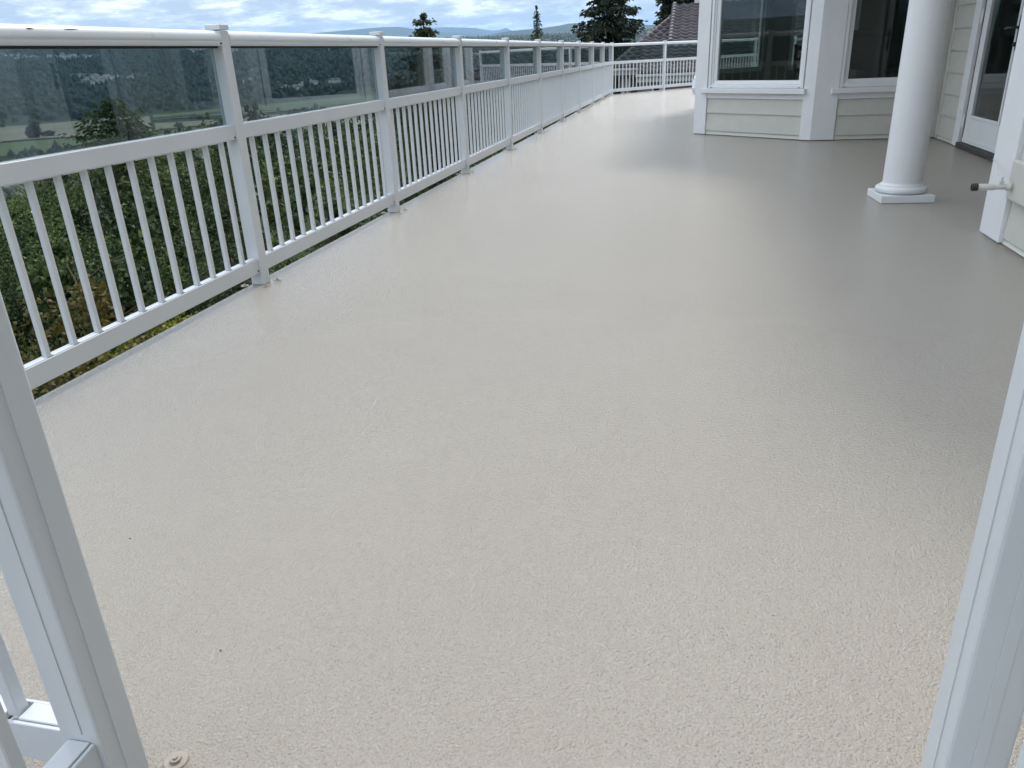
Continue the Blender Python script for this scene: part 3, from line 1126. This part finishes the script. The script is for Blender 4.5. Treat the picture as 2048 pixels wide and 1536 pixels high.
# roof with eaves over the walls and the porch
roof_pts = [(-0.42, 9.62), (0.40, 8.72), (0.55, 8.30), (0.55, 4.30), (0.95, 3.9), (1.05, -8.0), (7.4, -8.0), (7.4, 15.95), (1.05, 15.95), (-0.42, 14.65)]
rf = obj('roof', prism_me('roof', roof_pts, HT + 0.14, HT + 0.30), M['roofing'], house)
obj('soffit', prism_me('soffit', roof_pts, HT, HT + 0.138), M['soffit'], rf)
UZ = HT + 0.303
up = boxes_me('upper_wall', [(2.0, 7.0, -7.5, 15.3, UZ, 5.7)])
obj('upper_wall', up, M['siding'], house)
obj('roof', boxes_me('roof', [(1.5, 7.5, -8.0, 15.8, 5.702, 5.9)]), M['roofing'], house)
for wy in (-5.0, -1.5, 2.0, 6.0, 10.0):
    uw = obj('window', boxes_me('window', [(1.96, 1.999, wy - 0.7, wy + 0.7, 3.7, 5.0)], 0.004), M['vinyl'], house)
    obj('pane', boxes_me('pane', [(1.955, 1.959, wy - 0.62, wy + 0.62, 3.78, 4.92)]), M['black_metal'], uw)

# ------------------------------------------------------------------ column
CX, CY = 1.325, 5.405
colm = empty('porch_column', T(CX, CY, 0), 'round white column on a square plinth beside the bay window', 'column')
obj('plinth', boxes_me('plinth', [(-0.157, 0.157, -0.157, 0.157, 0.001, 0.046)], 0.003), M['column'], colm, T(CX, CY, 0, R(4)))
prof = [(0.146, 0.0485)]
for i in range(9):
    t_ = -math.pi / 2 + math.pi * i / 8
    prof.append((0.134 + 0.019 * math.cos(t_), 0.069 + 0.020 * math.sin(t_)))
prof += [(0.127, 0.091), (0.127, 0.097), (0.122, 0.099), (0.117, 0.104), (0.1155, 0.112)]
obj('base_ring', lathe_me('base_ring', prof, 64), M['column'], colm, T(CX, CY, 0))
obj('joint', lathe_me('joint', [(0.130, 0.0462), (0.130, 0.0484)], 48), M['dark'], colm, T(CX, CY, 0))
obj('shaft', lathe_me('shaft', [(0.114, 0.1125), (0.1125, 0.6), (0.110, 1.2), (0.104, 1.9), (0.099, 2.45)], 64), M['column'], colm, T(CX, CY, 0))
obj('capital', lathe_me('capital', [(0.099, 2.4505), (0.112, 2.47), (0.112, 2.49), (0.135, 2.53), (0.14, 2.56), (0.14, 2.618)], 48), M['column'], colm, T(CX, CY, 0))

# ------------------------------------------------------------------ pipe and wall box on the near wall
pb = empty('wall_box', T(1.50, 4.0, 0.2), 'white cover box on the near house wall at the right edge', 'box')
obj('cover', boxes_me('cover', [(1.478, 1.507, 3.86, 4.135, 0.222, 0.405)], 0.009), M['siding'], pb)
pipe = empty('drain_pipe', T(1.46, 4.075, 0.286), 'off-white pipe with black ribbed end sticking out from the near wall', 'pipe')
wmP = T(1.468, 4.075, 0.287) @ Matrix.Rotation(R(-90), 4, 'Y')
obj('pipe_body', lathe_me('pipe_body', [(0.0125, 0.0), (0.0125, 0.062), (0.0150, 0.064), (0.0150, 0.120), (0.0150, 0.136)], 24), M['pvc'], pipe, wmP)
obj('pipe_collar', lathe_me('pipe_collar', [(0.018, 0.0005), (0.018, 0.014), (0.015, 0.017)], 24), M['pvc'], pipe, wmP)
capb = [(0.0165, 0.1365)]
for i in range(6):
    capb += [(0.0182, 0.138 + i * 0.0038), (0.0172, 0.1398 + i * 0.0038)]
capb += [(0.016, 0.162), (0.009, 0.1625), (0.009, 0.152)]
obj('end_cap', lathe_me('end_cap', capb, 28), M['blackcap'], pipe, wmP)
obj('valve', boxes_me('valve', [(1.420, 1.440, 4.067, 4.083, 0.298, 0.315), (1.425, 1.435, 4.071, 4.079, 0.315, 0.335)], 0.003), M['pvc'], pipe)
obj('wire', tube_me('wire', [(1.432, 4.075, 0.330), (1.425, 4.11, 0.338), (1.44, 4.19, 0.350), (1.462, 4.28, 0.365), (1.486, 4.41, 0.37)], [0.0017] * 5, 6), M['pvc'], pipe)

# ------------------------------------------------------------------ inside the bay room
st = empty('plant_stand', T(1.50, 10.25, 0.03), 'dark wooden stand inside the bay window, under the lamp', 'stand')
obj('stand_top', box_me('stand_top', 0.34, 0.34, 0.03, 0.004, (0, 0, 0.865)), M['wood'], st, T(1.50, 10.25, 0.03))
obj('cabinet', box_me('cabinet', 0.28, 0.28, 0.84, 0.004, (0, 0, 0.425)), M['wood'], st, T(1.50, 10.25, 0.03))
lp = empty('table_lamp', T(1.50, 10.25, 0.912), 'pale round ceramic lamp with dark shade inside the bay window', 'lamp')
obj('lamp_base', lathe_me('lamp_base', [(0.06, 0.0), (0.075, 0.012), (0.10, 0.06), (0.105, 0.11), (0.09, 0.165), (0.05, 0.20), (0.02, 0.215), (0.018, 0.245)], 32), M['ceramic'], lp, T(1.50, 10.25, 0.912))
obj('lamp_shade', lathe_me('lamp_shade', [(0.125, 0.245), (0.10, 0.262), (0.085, 0.40), (0.083, 0.42)], 32), M['shade'], lp, T(1.50, 10.25, 0.912))


def chair(x, y, rz, label):
    c = empty('dining_chair', T(x, y, 0.03, rz), label, 'chair')
    w = WORLDM[c.name]
    obj('seat', box_me('seat', 0.44, 0.42, 0.05, 0.012, (0, 0, 0.45)), M['wood'], c, w)
    for sx in (-0.19, 0.19):
        obj('leg', box_me('leg', 0.036, 0.036, 0.424, 0.003, (0, 0, 0.212)), M['wood'], c, w @ T(sx, -0.18, 0))
        obj('leg', box_me('leg', 0.036, 0.036, 0.90, 0.003, (0, 0, 0.45)), M['wood'], c, w @ T(sx, 0.195, 0))
    for zz in (0.60, 0.72, 0.85):
        obj('slat', box_me('slat', 0.34, 0.02, 0.05, 0.003, (0, 0.195, zz)), M['wood'], c, w)
    for sx in (-0.08, 0.0, 0.08):
        obj('spindle', box_me('spindle', 0.02, 0.012, 0.25, 0.002, (sx, 0.180, 0.72)), M['wood'], c, w)


chair(1.32, 11.0, R(200), 'dark wooden chair with latticed back inside the bay window')
ac = empty('armchair', T(2.05, 10.3, 0.03), 'mauve armchair dimly seen through the right bay window', 'armchair')
wA = T(2.05, 10.3, 0.03, R(25))
obj('seat', box_me('seat', 0.72, 0.70, 0.40, 0.06, (0, 0, 0.24), 4), M['cushion'], ac, wA)
obj('backrest', box_me('backrest', 0.74, 0.20, 0.60, 0.07, (0, 0.36, 0.72), 4), M['cushion'], ac, wA)
for sx in (-0.42, 0.42):
    obj('armrest', box_me('armrest', 0.14, 0.74, 0.58, 0.05, (sx, 0.02, 0.32), 4), M['cushion'], ac, wA)
# curtain by the north window
cv = []
for i in range(40):
    s = i / 39
    cv.append((1.95 + 0.36 * s, 14.95 + 0.022 * math.sin(s * 40)))
vv = [(x_, y_, z_) for z_ in (0.06, 2.3) for x_, y_ in cv] + [(x_, y_ + 0.006, z_) for z_ in (0.06, 2.3) for x_, y_ in cv]
ff = [(i, i + 1, 41 + i, 40 + i) for i in range(39)] + [(80 + i + 1, 80 + i, 120 + i, 121 + i) for i in range(39)]
cme = bpy.data.meshes.new('curtain')
cme.from_pydata(vv, [], ff)
tag(obj('curtain', cme, M['curtain']), 'pale folded curtain hanging inside the house beyond the bay', 'curtain')

# white pot that peeks out behind the bay corner
potx, poty = 0.045, 18.5
tag(obj('white_pot', lathe_me('white_pot', [(0.13, 0.001), (0.15, 0.03), (0.17, 0.16), (0.165, 0.28), (0.13, 0.33), (0.11, 0.335), (0.10, 0.30)], 32), M['vinyl'], None, T(potx + 0.11, poty, 0)),
    'white rounded pot half hidden behind the bay corner at the far railing', 'pot')

# crumbs of dirt on the deck
for i, (x_, y_, s, lb) in enumerate([(CR[0], CR[1], 0.0019, LBL) for CR, LBL in (
        ((-1.777, 2.348), 'dark crumb of dirt on the deck, the one closest to the second railing post'),
        ((-1.492, 1.845), 'dark crumb of dirt on the deck just below the one closest to the railing'),
        ((-1.172, 1.209), 'elongated dark crumb of dirt on the deck beside the near corner post'),
        ((-0.772, 0.924), 'tiny dark crumb of dirt on the deck, lowest of the four'))]):
    bm = bmesh.new()
    bmesh.ops.create_icosphere(bm, subdivisions=1, radius=s)
    for v_ in bm.verts:
        v_.co *= random.uniform(0.6, 1.2)
        v_.co.z = v_.co.z * 0.5 + s * 0.4
        v_.co.y *= 1.5
    me = bpy.data.meshes.new('crumb')
    bm.to_mesh(me)
    bm.free()
    tag(obj('dirt_crumb', me, M['debris'], None, T(x_, y_, 0.001, i)), lb, 'debris')


# ------------------------------------------------------------------ neighbour's house with tiled roofs
def tile_plane(name, P0, U, V, w, l, parent, wave=0.30, course=0.34):
    """tiles laid from eave corner P0 along U (eave) and V (up the slope): wavy rows, each row lapping the one below"""
    U, V = np.array(U, float), np.array(V, float)
    U /= np.linalg.norm(U)
    V /= np.linalg.norm(V)
    Nn = np.cross(U, V)
    if Nn[2] < 0:
        Nn = -Nn
    nc = int(w / wave)
    seg = 6
    s = np.linspace(0, nc * wave, nc * seg + 1)
    wav = 0.055 * (0.5 + 0.5 * np.sin(2 * math.pi * s / wave)) ** 1.6
    vs, qs = [], []
    nrow = int(math.ceil(l / course))
    for r_ in range(nrow):
        v0, v1 = r_ * course, min(l, r_ * course + course * 1.06)
        base = len(vs) * len(s)
        jit = rng.uniform(-0.006, 0.006, nc).repeat(seg)
        jit = np.append(jit, jit[-1])
        for vv_, hh_ in ((v0, wav * 0.6), (v0 + 0.003, wav + 0.085 + jit), (v1, wav * 0.9 + 0.008 + jit)):
            vs.append(np.array(P0)[None] + U[None] * s[:, None] + V[None] * vv_ + Nn[None] * hh_[:, None])
        n = len(s)
        for k in range(2):
            i = base + k * n + np.arange(n - 1)
            qs.append(np.stack([i, i + 1, i + n + 1, i + n], -1))
    o = obj(name, raw_mesh(name, np.concatenate(vs), np.concatenate(qs)), M['tiles'], parent)
    o['kind'] = 'stuff'
    return o


nb = empty('neighbour_house', T(-3, 28, -3.6), 'neighbouring house with grey tiled roofs beyond the far railing', 'house')


def nbox(name, x0, x1, y0, y1, z0, z1, mat, parent=None):
    return obj(name, boxes_me(name, [(x0, x1, y0, y1, z0, z1)]), M[mat], parent or nb)


# main block, hip roof
EV = 0.41
nbox('wall', -2.45, 9.0, 28.6, 38.0, -4.2, EV - 0.12, 'nwall')
nbox('wall', -1.55, 9.0, 27.0, 28.59, -4.2, 0.0, 'nwall')
mr_ = obj('roof', raw_mesh('roof', np.array([(-2.78, 28.2, EV - 0.05), (9.5, 28.2, EV - 0.05), (9.5, 38.4, EV - 0.05), (-2.78, 38.4, EV - 0.05),
                                              (-0.60, 33.3, 2.17), (9.5, 33.3, 2.17)], float), np.array([(0, 1, 5, 4), (2, 3, 4, 5)])), M['tiles'], nb)
wst = bpy.data.meshes.new('roof')
wst.from_pydata([(-2.78, 28.2, EV - 0.05), (-2.78, 38.4, EV - 0.05), (-0.60, 33.3, 2.17)], [], [(0, 2, 1)])
obj('roof', wst, M['tiles'], nb)
slope = math.hypot(5.1, 1.86)
# triangular part by the hip: rows shortened towards the ridge
vs, qs, off = [], [], 0
for r_ in range(int(slope / 0.34)):
    u0 = (r_ * 0.34) / slope
    x0 = -2.78 + 2.18 * u0 + 0.05
    o = tile_plane('roof_tiles', (x0, 28.2 + 5.1 * u0, EV + 1.86 * u0), (1, 0, 0), (0, 5.1, 1.86), 5.2, 0.34, mr_)
hv = []
for i in range(24):
    u = i / 23
    hv.append((-2.78 + 2.18 * u, 28.2 + 5.1 * u, EV + 0.02 + 1.86 * u))
for i in range(0, 23):
    obj('hip_cap', tube_me('hip_cap', [hv[i], hv[i + 1]], [0.085, 0.07], 8), M['tiles'], mr_)
nbox('gutter', -2.83, -1.81, 28.08, 28.19, EV - 0.09, EV - 0.02, 'ntrim')
nbox('fascia', -2.78, -1.8, 28.2, 28.24, EV - 0.24, EV - 0.06, 'ntrim')
# lower porch roof in front
EV2 = 0.24
tile_plane('roof_tiles', (-1.75, 26.6, EV2), (1, 0, 0), (0, 3.0, 1.02), 9.0, 3.2, mr_)
pr = obj('roof', raw_mesh('roof', np.array([(-1.75, 26.6, EV2 - 0.04), (8, 26.6, EV2 - 0.04), (8, 29.6, EV2 + 0.98), (-1.75, 29.6, EV2 + 0.98)], float), np.array([(0, 1, 2, 3)])), M['tiles'], nb)
nbox('gutter', -1.8, 8.0, 26.48, 26.59, EV2 - 0.09, EV2 - 0.02, 'ntrim')
nbox('fascia', -1.75, 8.0, 26.6, 26.64, EV2 - 0.26, EV2 - 0.05, 'ntrim')
# upper block with gable end to the left
nbox('wall', -0.62, 8.0, 29.3, 33.2, 0.3, 1.02, 'ntrim')
tile_plane('roof_tiles', (-0.86, 28.9, 1.10), (1, 0, 0), (0, 4.2, 1.36), 9.0, 4.35, mr_)
obj('roof', raw_mesh('roof', np.array([(-0.86, 28.9, 1.06), (8, 28.9, 1.06), (8, 33.1, 2.42), (-0.86, 33.1, 2.42), (-0.86, 37.0, 1.1), (8, 37.0, 1.1)], float),
                     np.array([(0, 1, 2, 3), (3, 2, 5, 4)])), M['tiles'], nb)
gme = bpy.data.meshes.new('gable')
gme.from_pydata([(-0.64, 29.2, 0.3), (-0.64, 29.2, 1.1), (-0.64, 33.1, 2.36), (-0.64, 36.8, 1.1), (-0.64, 36.8, 0.3)], [], [(0, 1, 2, 3, 4)])
obj('gable', gme, M['ntrim'], nb)
for i in range(13):
    u0, u1 = i / 13, (i + 1) / 13
    p0 = (-0.83, 28.85 + 4.25 * u0, 1.14 + 1.36 * u0)
    p1 = (-0.83, 28.85 + 4.25 * u1, 1.12 + 1.36 * u1)
    obj('rake_cap', tube_me('rake_cap', [p0, p1], [0.095, 0.08], 8), M['tiles'], mr_)
nbox('gutter', -0.9, 8.0, 28.76, 28.87, 0.96, 1.08, 'ntrim')
nbox('downpipe', -0.78, -0.70, 29.1, 29.18, 0.5, 0.98, 'ntrim')
nbox('flashing', -0.10, 8.0, 32.9, 33.2, 2.46, 2.62, 'ntrim')
tile_plane('roof_tiles', (0.15, 33.3, 2.66), (1, 0, 0), (0, 3.0, 1.2), 8.0, 3.2, mr_)
obj('roof', raw_mesh('roof', np.array([(-0.2, 33.25, 2.62), (8, 33.25, 2.62), (8, 36.5, 3.9), (0.8, 36.5, 3.9)], float), np.array([(0, 1, 2, 3)])), M['tiles'], nb)
nbox('vent_cap', -1.72, -1.62, 31.2, 31.3, 1.36, 1.56, 'ntrim')
# windows and doors under the eaves
for x0, x1, z0, z1 in ((-1.30, -1.0, -0.55, -0.17),):
    w_ = nbox('window', x0, x1, 26.94, 26.995, z0, z1, 'vinyl')
    nbox('pane', x0 + 0.06, x1 - 0.06, 26.93, 26.938, z0 + 0.06, z1 - 0.06, 'dark', w_)
for x0, x1 in ((-2.40, -2.32), (-2.24, -2.16), (-2.08, -1.86)):
    nbox('wall_panel', x0, x1, 28.52, 28.595, -1.8, 0.05, 'ntrim' if x1 - x0 < 0.2 else 'threshold')


# ------------------------------------------------------------------ trees and shrubs
def crown_leaves(n, rx, rz, zc, clumps=26, tight=0.30):
    """points gathered in clumps scattered over an egg-shaped crown"""
    c = rng.normal(size=(clumps, 3))
    c /= np.linalg.norm(c, axis=1)[:, None]
    c *= rng.uniform(0.45, 1.0, clumps)[:, None] ** 0.6
    cs = rng.uniform(0.7, 1.3, clumps)
    idx = rng.integers(0, clumps, n)
    d = rng.normal(size=(n, 3))
    d /= np.linalg.norm(d, axis=1)[:, None]
    p = c[idx] + d * (rng.random(n) ** 0.45 * tight * cs[idx])[:, None]
    out = p - c[idx]
    P = p * np.array([rx, rx, rz]) + np.array([0, 0, zc])
    tone = np.clip(0.38 + 0.25 * rng.normal(size=n) * 0.8 + (rng.random(clumps) - 0.5)[idx] * 0.45, 0, 1)
    return P, out, tone


def leafy_tree(name, x, y, top, rx, rz, leaf, n, size, label, cat='tree', clumps=26, tight=0.3, group=None, trunk_h=None):
    gz = float(ground_z(x, y))
    t = empty(name, T(x, y, gz), label, cat, group)
    zc = top - rz
    P, out, tone = crown_leaves(n, rx, rz, zc, clumps, tight)
    P[:, 2] = np.maximum(P[:, 2], gz + 0.1)
    obj('crown', leaf_mesh('crown', P, size, tone, out + np.array([0, 0, -0.25]), 0.6), M[leaf], t, T(x, y, 0))
    pts = [(0, 0, gz - 0.2), (0.05, 0.03, gz + (zc - gz) * 0.5), (-0.04, 0.05, zc), (0.02, 0, zc + rz * 0.5)]
    tk = obj('trunk', tube_me('trunk', pts, [0.11 * rx ** 0.5, 0.09 * rx ** 0.5, 0.06 * rx ** 0.5, 0.02]), M['bark'], t, T(x, y, 0))
    for k in range(5):
        a = random.uniform(0, 6.28)
        z0 = zc - rz * 0.4 + k * rz * 0.2
        obj('limb', tube_me('limb', [(0, 0, z0), (rx * 0.4 * math.cos(a), rx * 0.4 * math.sin(a), z0 + rz * 0.25),
                                     (rx * 0.75 * math.cos(a), rx * 0.75 * math.sin(a), z0 + rz * 0.38)], [0.04 * min(1, rx * 0.4), 0.025 * min(1, rx * 0.4), 0.006], 6), M['bark'], t, T(x, y, 0))
    return t


def conifer(name, x, y, top, base, rad, leaf, label, whorls=34, per=9, sprays=30, size=0.16, droop=0.35, narrow=1.0, cat='tree', group=None, shape=0.8):
    gz = float(ground_z(x, y))
    t = empty(name, T(x, y, gz), label, cat, group)
    P, D, tone = [], [], []
    H = top - base
    for w in range(whorls):
        u = (w + rng.uniform(-0.3, 0.3)) / whorls
        u = min(max(u, 0.0), 0.995)
        z = top - H * u ** 0.9
        L = rad * (0.05 + u ** shape) * rng.uniform(0.72, 1.15)
        for b in range(per):
            a = 2 * math.pi * (b + rng.uniform(-0.45, 0.45)) / per + w * 1.3
            Lb = L * rng.uniform(0.65, 1.15)
            m = max(5, int(sprays * (0.35 + 0.65 * u)))
            s = rng.random(m) ** 0.75
            side = rng.normal(size=m) * 0.16 * Lb * (0.35 + s * (1.15 - s))
            zz = z - droop * Lb * (s ** 1.5) + 0.16 * Lb * s ** 3 + rng.normal(size=m) * 0.02
            hang = rng.random(m) ** 1.6 * 0.26 * (0.4 + 0.6 * u) * (size / 0.16)
            ca, sa = math.cos(a), math.sin(a)
            px = ca * s * Lb - sa * side
            py = sa * s * Lb + ca * side
            P.append(np.stack([px, py, zz - hang], -1))
            D.append(np.stack([np.full(m, ca * 0.8) - sa * np.sign(side) * 0.5, np.full(m, sa * 0.8) + ca * np.sign(side) * 0.5, -0.35 - hang * 2.2], -1))
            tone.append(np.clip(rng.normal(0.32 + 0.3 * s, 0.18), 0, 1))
    P, D, tone = np.concatenate(P), np.concatenate(D), np.concatenate(tone)
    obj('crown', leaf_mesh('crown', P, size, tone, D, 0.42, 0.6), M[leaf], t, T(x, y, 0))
    obj('trunk', tube_me('trunk', [(0, 0, gz - 0.2), (0, 0, (gz + top) / 2), (0, 0, top - 0.05)], [0.045 * (top - gz) * 0.5, 0.03 * (top - gz) * 0.5, 0.012]), M['bark'], t, T(x, y, 0))
    return t


conifer('spruce_tree', -3.77, 37.8, 5.4, -4.0, 3.1, 'leaf_dark', 'big dark spruce rising above the far corner of the railing', 40, 11, 120, 0.20, 0.35, shape=0.62)
conifer('conifer_tree', -0.85, 46.0, 7.4, -3.0, 2.6, 'leaf_dark', 'dark conifer behind the neighbouring roof, right of the big spruce', 50, 12, 130, 0.20, 0.4, shape=0.6)
conifer('weeping_cypress', -4.1, 22.0, 2.10, -3.2, 0.62, 'leaf_cedar', 'slender weeping evergreen top above the railing, left of the big spruce', 90, 6, 26, 0.065, 1.6, shape=0.55)
conifer('cedar_tree', -5.18, 15.77, 1.73, -3.6, 1.7, 'leaf_cedar', 'bushy green treetop showing above the railing left of centre', 64, 7, 70, 0.085, 0.04, shape=0.62)
conifer('small_conifer', -3.75, 30.2, 1.45, -2.2, 0.8, 'leaf_mid', 'pale young conifer tip in front of the big spruce', 16, 7, 22, 0.12, 0.1)
conifer('feathery_conifer', -15.2, 19.1, 0.30, -5.5, 4.2, 'leaf_mid', 'feathery green conifer seen through the first glass pane', 60, 9, 90, 0.12, 0.05, shape=0.72)
leafy_tree('broadleaf_tree', -11.9, 18.5, -0.03, 1.0, 2.0, 'leaf_mid', 6500, 0.10, 'rounded leafy treetop behind the first tall railing post', clumps=26)
leafy_tree('round_tree', 1400 * math.sin(R(-43.2)), 1400 * math.cos(R(-43.2)), -64.5, 9.0, 10.5, 'leaf_far', 2600, 2.2, 'solitary round dark tree at the edge of the tan field', clumps=40, tight=0.4)
leafy_tree('low_tree', 1420 * math.sin(R(-42.35)), 1420 * math.cos(R(-42.35)), -76.0, 9.5, 5.0, 'leaf_far', 1500, 2.0, 'low wide dark tree right of the solitary round tree', clumps=26, tight=0.4)
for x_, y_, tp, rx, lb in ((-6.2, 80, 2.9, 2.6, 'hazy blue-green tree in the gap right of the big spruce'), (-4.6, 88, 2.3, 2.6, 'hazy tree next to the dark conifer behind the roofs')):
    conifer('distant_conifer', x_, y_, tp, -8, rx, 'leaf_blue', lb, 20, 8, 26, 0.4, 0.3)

# valley-side trees further down, individually visible through the lower panes
woods = []
for i in range(300):
    az = R(random.uniform(-58, -8))
    r = random.uniform(40, 420)
    woods.append((r * math.sin(az), r * math.cos(az)))
wp, wd, wt, wsz = [], [], [], []
for x_, y_ in woods:
    gz = float(ground_z(x_, y_))
    r = math.hypot(x_, y_)
    hh = random.uniform(3.5, 7.5) * (0.55 if r < 70 else 1.0)
    n = 700 if r < 120 else 420
    P, out, tone = crown_leaves(n, hh * 0.45, hh * 0.5, gz + hh * 0.5, 14, 0.36)
    P[:, 0] += x_
    P[:, 1] += y_
    wp.append(P)
    wd.append(out)
    wt.append(np.clip(tone + random.uniform(-0.2, 0.2), 0, 1))
    wsz.append(np.full(n, hh * 0.085 if r < 120 else hh * 0.11))
tag(obj('hillside_woods', leaf_mesh('hillside_woods', np.concatenate(wp), np.concatenate(wsz), np.concatenate(wt), np.concatenate(wd), 0.7), M['leaf_far']),
    'dense trees covering the slope below the deck down to the valley', 'woods', kind='stuff')

# thicket right below the deck
tp_, td_, tt_ = [], [], []


def shrub_into(x_, y_, hh, rx, n):
    gz = float(ground_z(x_, y_))
    P, out, tone = crown_leaves(n, rx, hh * 0.55, gz + hh * 0.5, 12, 0.27)
    P[:, 0] += x_
    P[:, 1] += y_
    tp_.append(P)
    td_.append(out + np.array([0, 0, 0.15]))
    tt_.append(np.clip((tone - 0.4) * 1.35 + 0.36 + random.uniform(-0.3, 0.3), 0, 1))


for i in range(60):          # nearest shrubs, under the first bays
    d = random.uniform(1.3, 9.5)
    y_ = random.uniform(1.5, 13)
    shrub_into(-2.3 - d, y_, random.uniform(1.3, 2.0) + 0.12 * d + 0.05 * y_, random.uniform(0.8, 1.3), 2100)
for i in range(190):
    d = 1.5 + 34 * random.random() ** 1.2
    y_ = random.uniform(0.5, 46)
    if math.hypot(d, y_) < 11:
        continue
    far = math.hypot(d, y_)
    hh = random.uniform(2.0, 3.4) + (random.uniform(0, 1.3) if y_ > 9 and d < 16 else 0)
    shrub_into(-2.3 - d, y_, hh, random.uniform(1.0, 1.7), 1500 if far < 20 else 900)
tsz = np.concatenate([np.full(len(p), (0.064 if len(p) > 2000 else 0.09 if len(p) > 1200 else 0.12) * random.choice((0.7, 0.9, 1.0, 1.2, 1.6))) for p in tp_])
tag(obj('thicket', leaf_mesh('thicket', np.concatenate(tp_), tsz, np.concatenate(tt_), np.concatenate(td_), 0.6), M['leaf_thicket']),
    'dense green thicket filling the slope just below the railing', 'thicket', kind='stuff')

leafy_tree('yellowing_shrub', -5.55, 5.35, -0.80, 1.15, 1.2, 'leaf_yellow', 9000, 0.06, 'yellow-brown shrub low behind the leftmost balusters', 'shrub', 26)
leafy_tree('lime_shrub', -4.75, 6.15, -1.15, 0.75, 0.8, 'leaf_lime', 5000, 0.05, 'bright yellow-green shrub glimpsed under the bottom rail', 'shrub', 20)

conifer('feathery_shrub', -5.0, 7.6, -0.42, -3.6, 0.85, 'leaf_cedar', 'feathery upright shrub just left of the first tall railing post', 30, 7, 50, 0.07, -0.25, cat='shrub', shape=0.5)
leafy_tree('bright_shrub', -6.5, 7.0, -0.70, 0.75, 0.8, 'leaf_mid', 3800, 0.085, 'brighter green shrub clump in the middle of the first baluster bay', 'shrub', 16, 0.25)
leafy_tree('bright_shrub', -5.1, 10.4, -0.55, 0.7, 0.9, 'leaf_mid', 3800, 0.08, 'brighter green shrub clump in the middle of the second baluster bay', 'shrub', 16, 0.25)

# ------------------------------------------------------------------ haze
hz = NT('valley_haze')
pv = hz.n('ShaderNodeVolumePrincipled')
pv.inputs['Color'].default_value = (0.44, 0.68, 1.0, 1)
pv.inputs['Density'].default_value = 4.2e-5
pv.inputs['Anisotropy'].default_value = 0.1
hz.l(pv.outputs[0], hz.out.inputs['Volume'])
hb_ = obj('haze', boxes_me('haze', [(-31500, 31500, -31500, 31500, -125, 1000)]), hz.m)
tag(hb_, 'thin blue haze lying over the valley and hills', 'haze', kind='stuff')
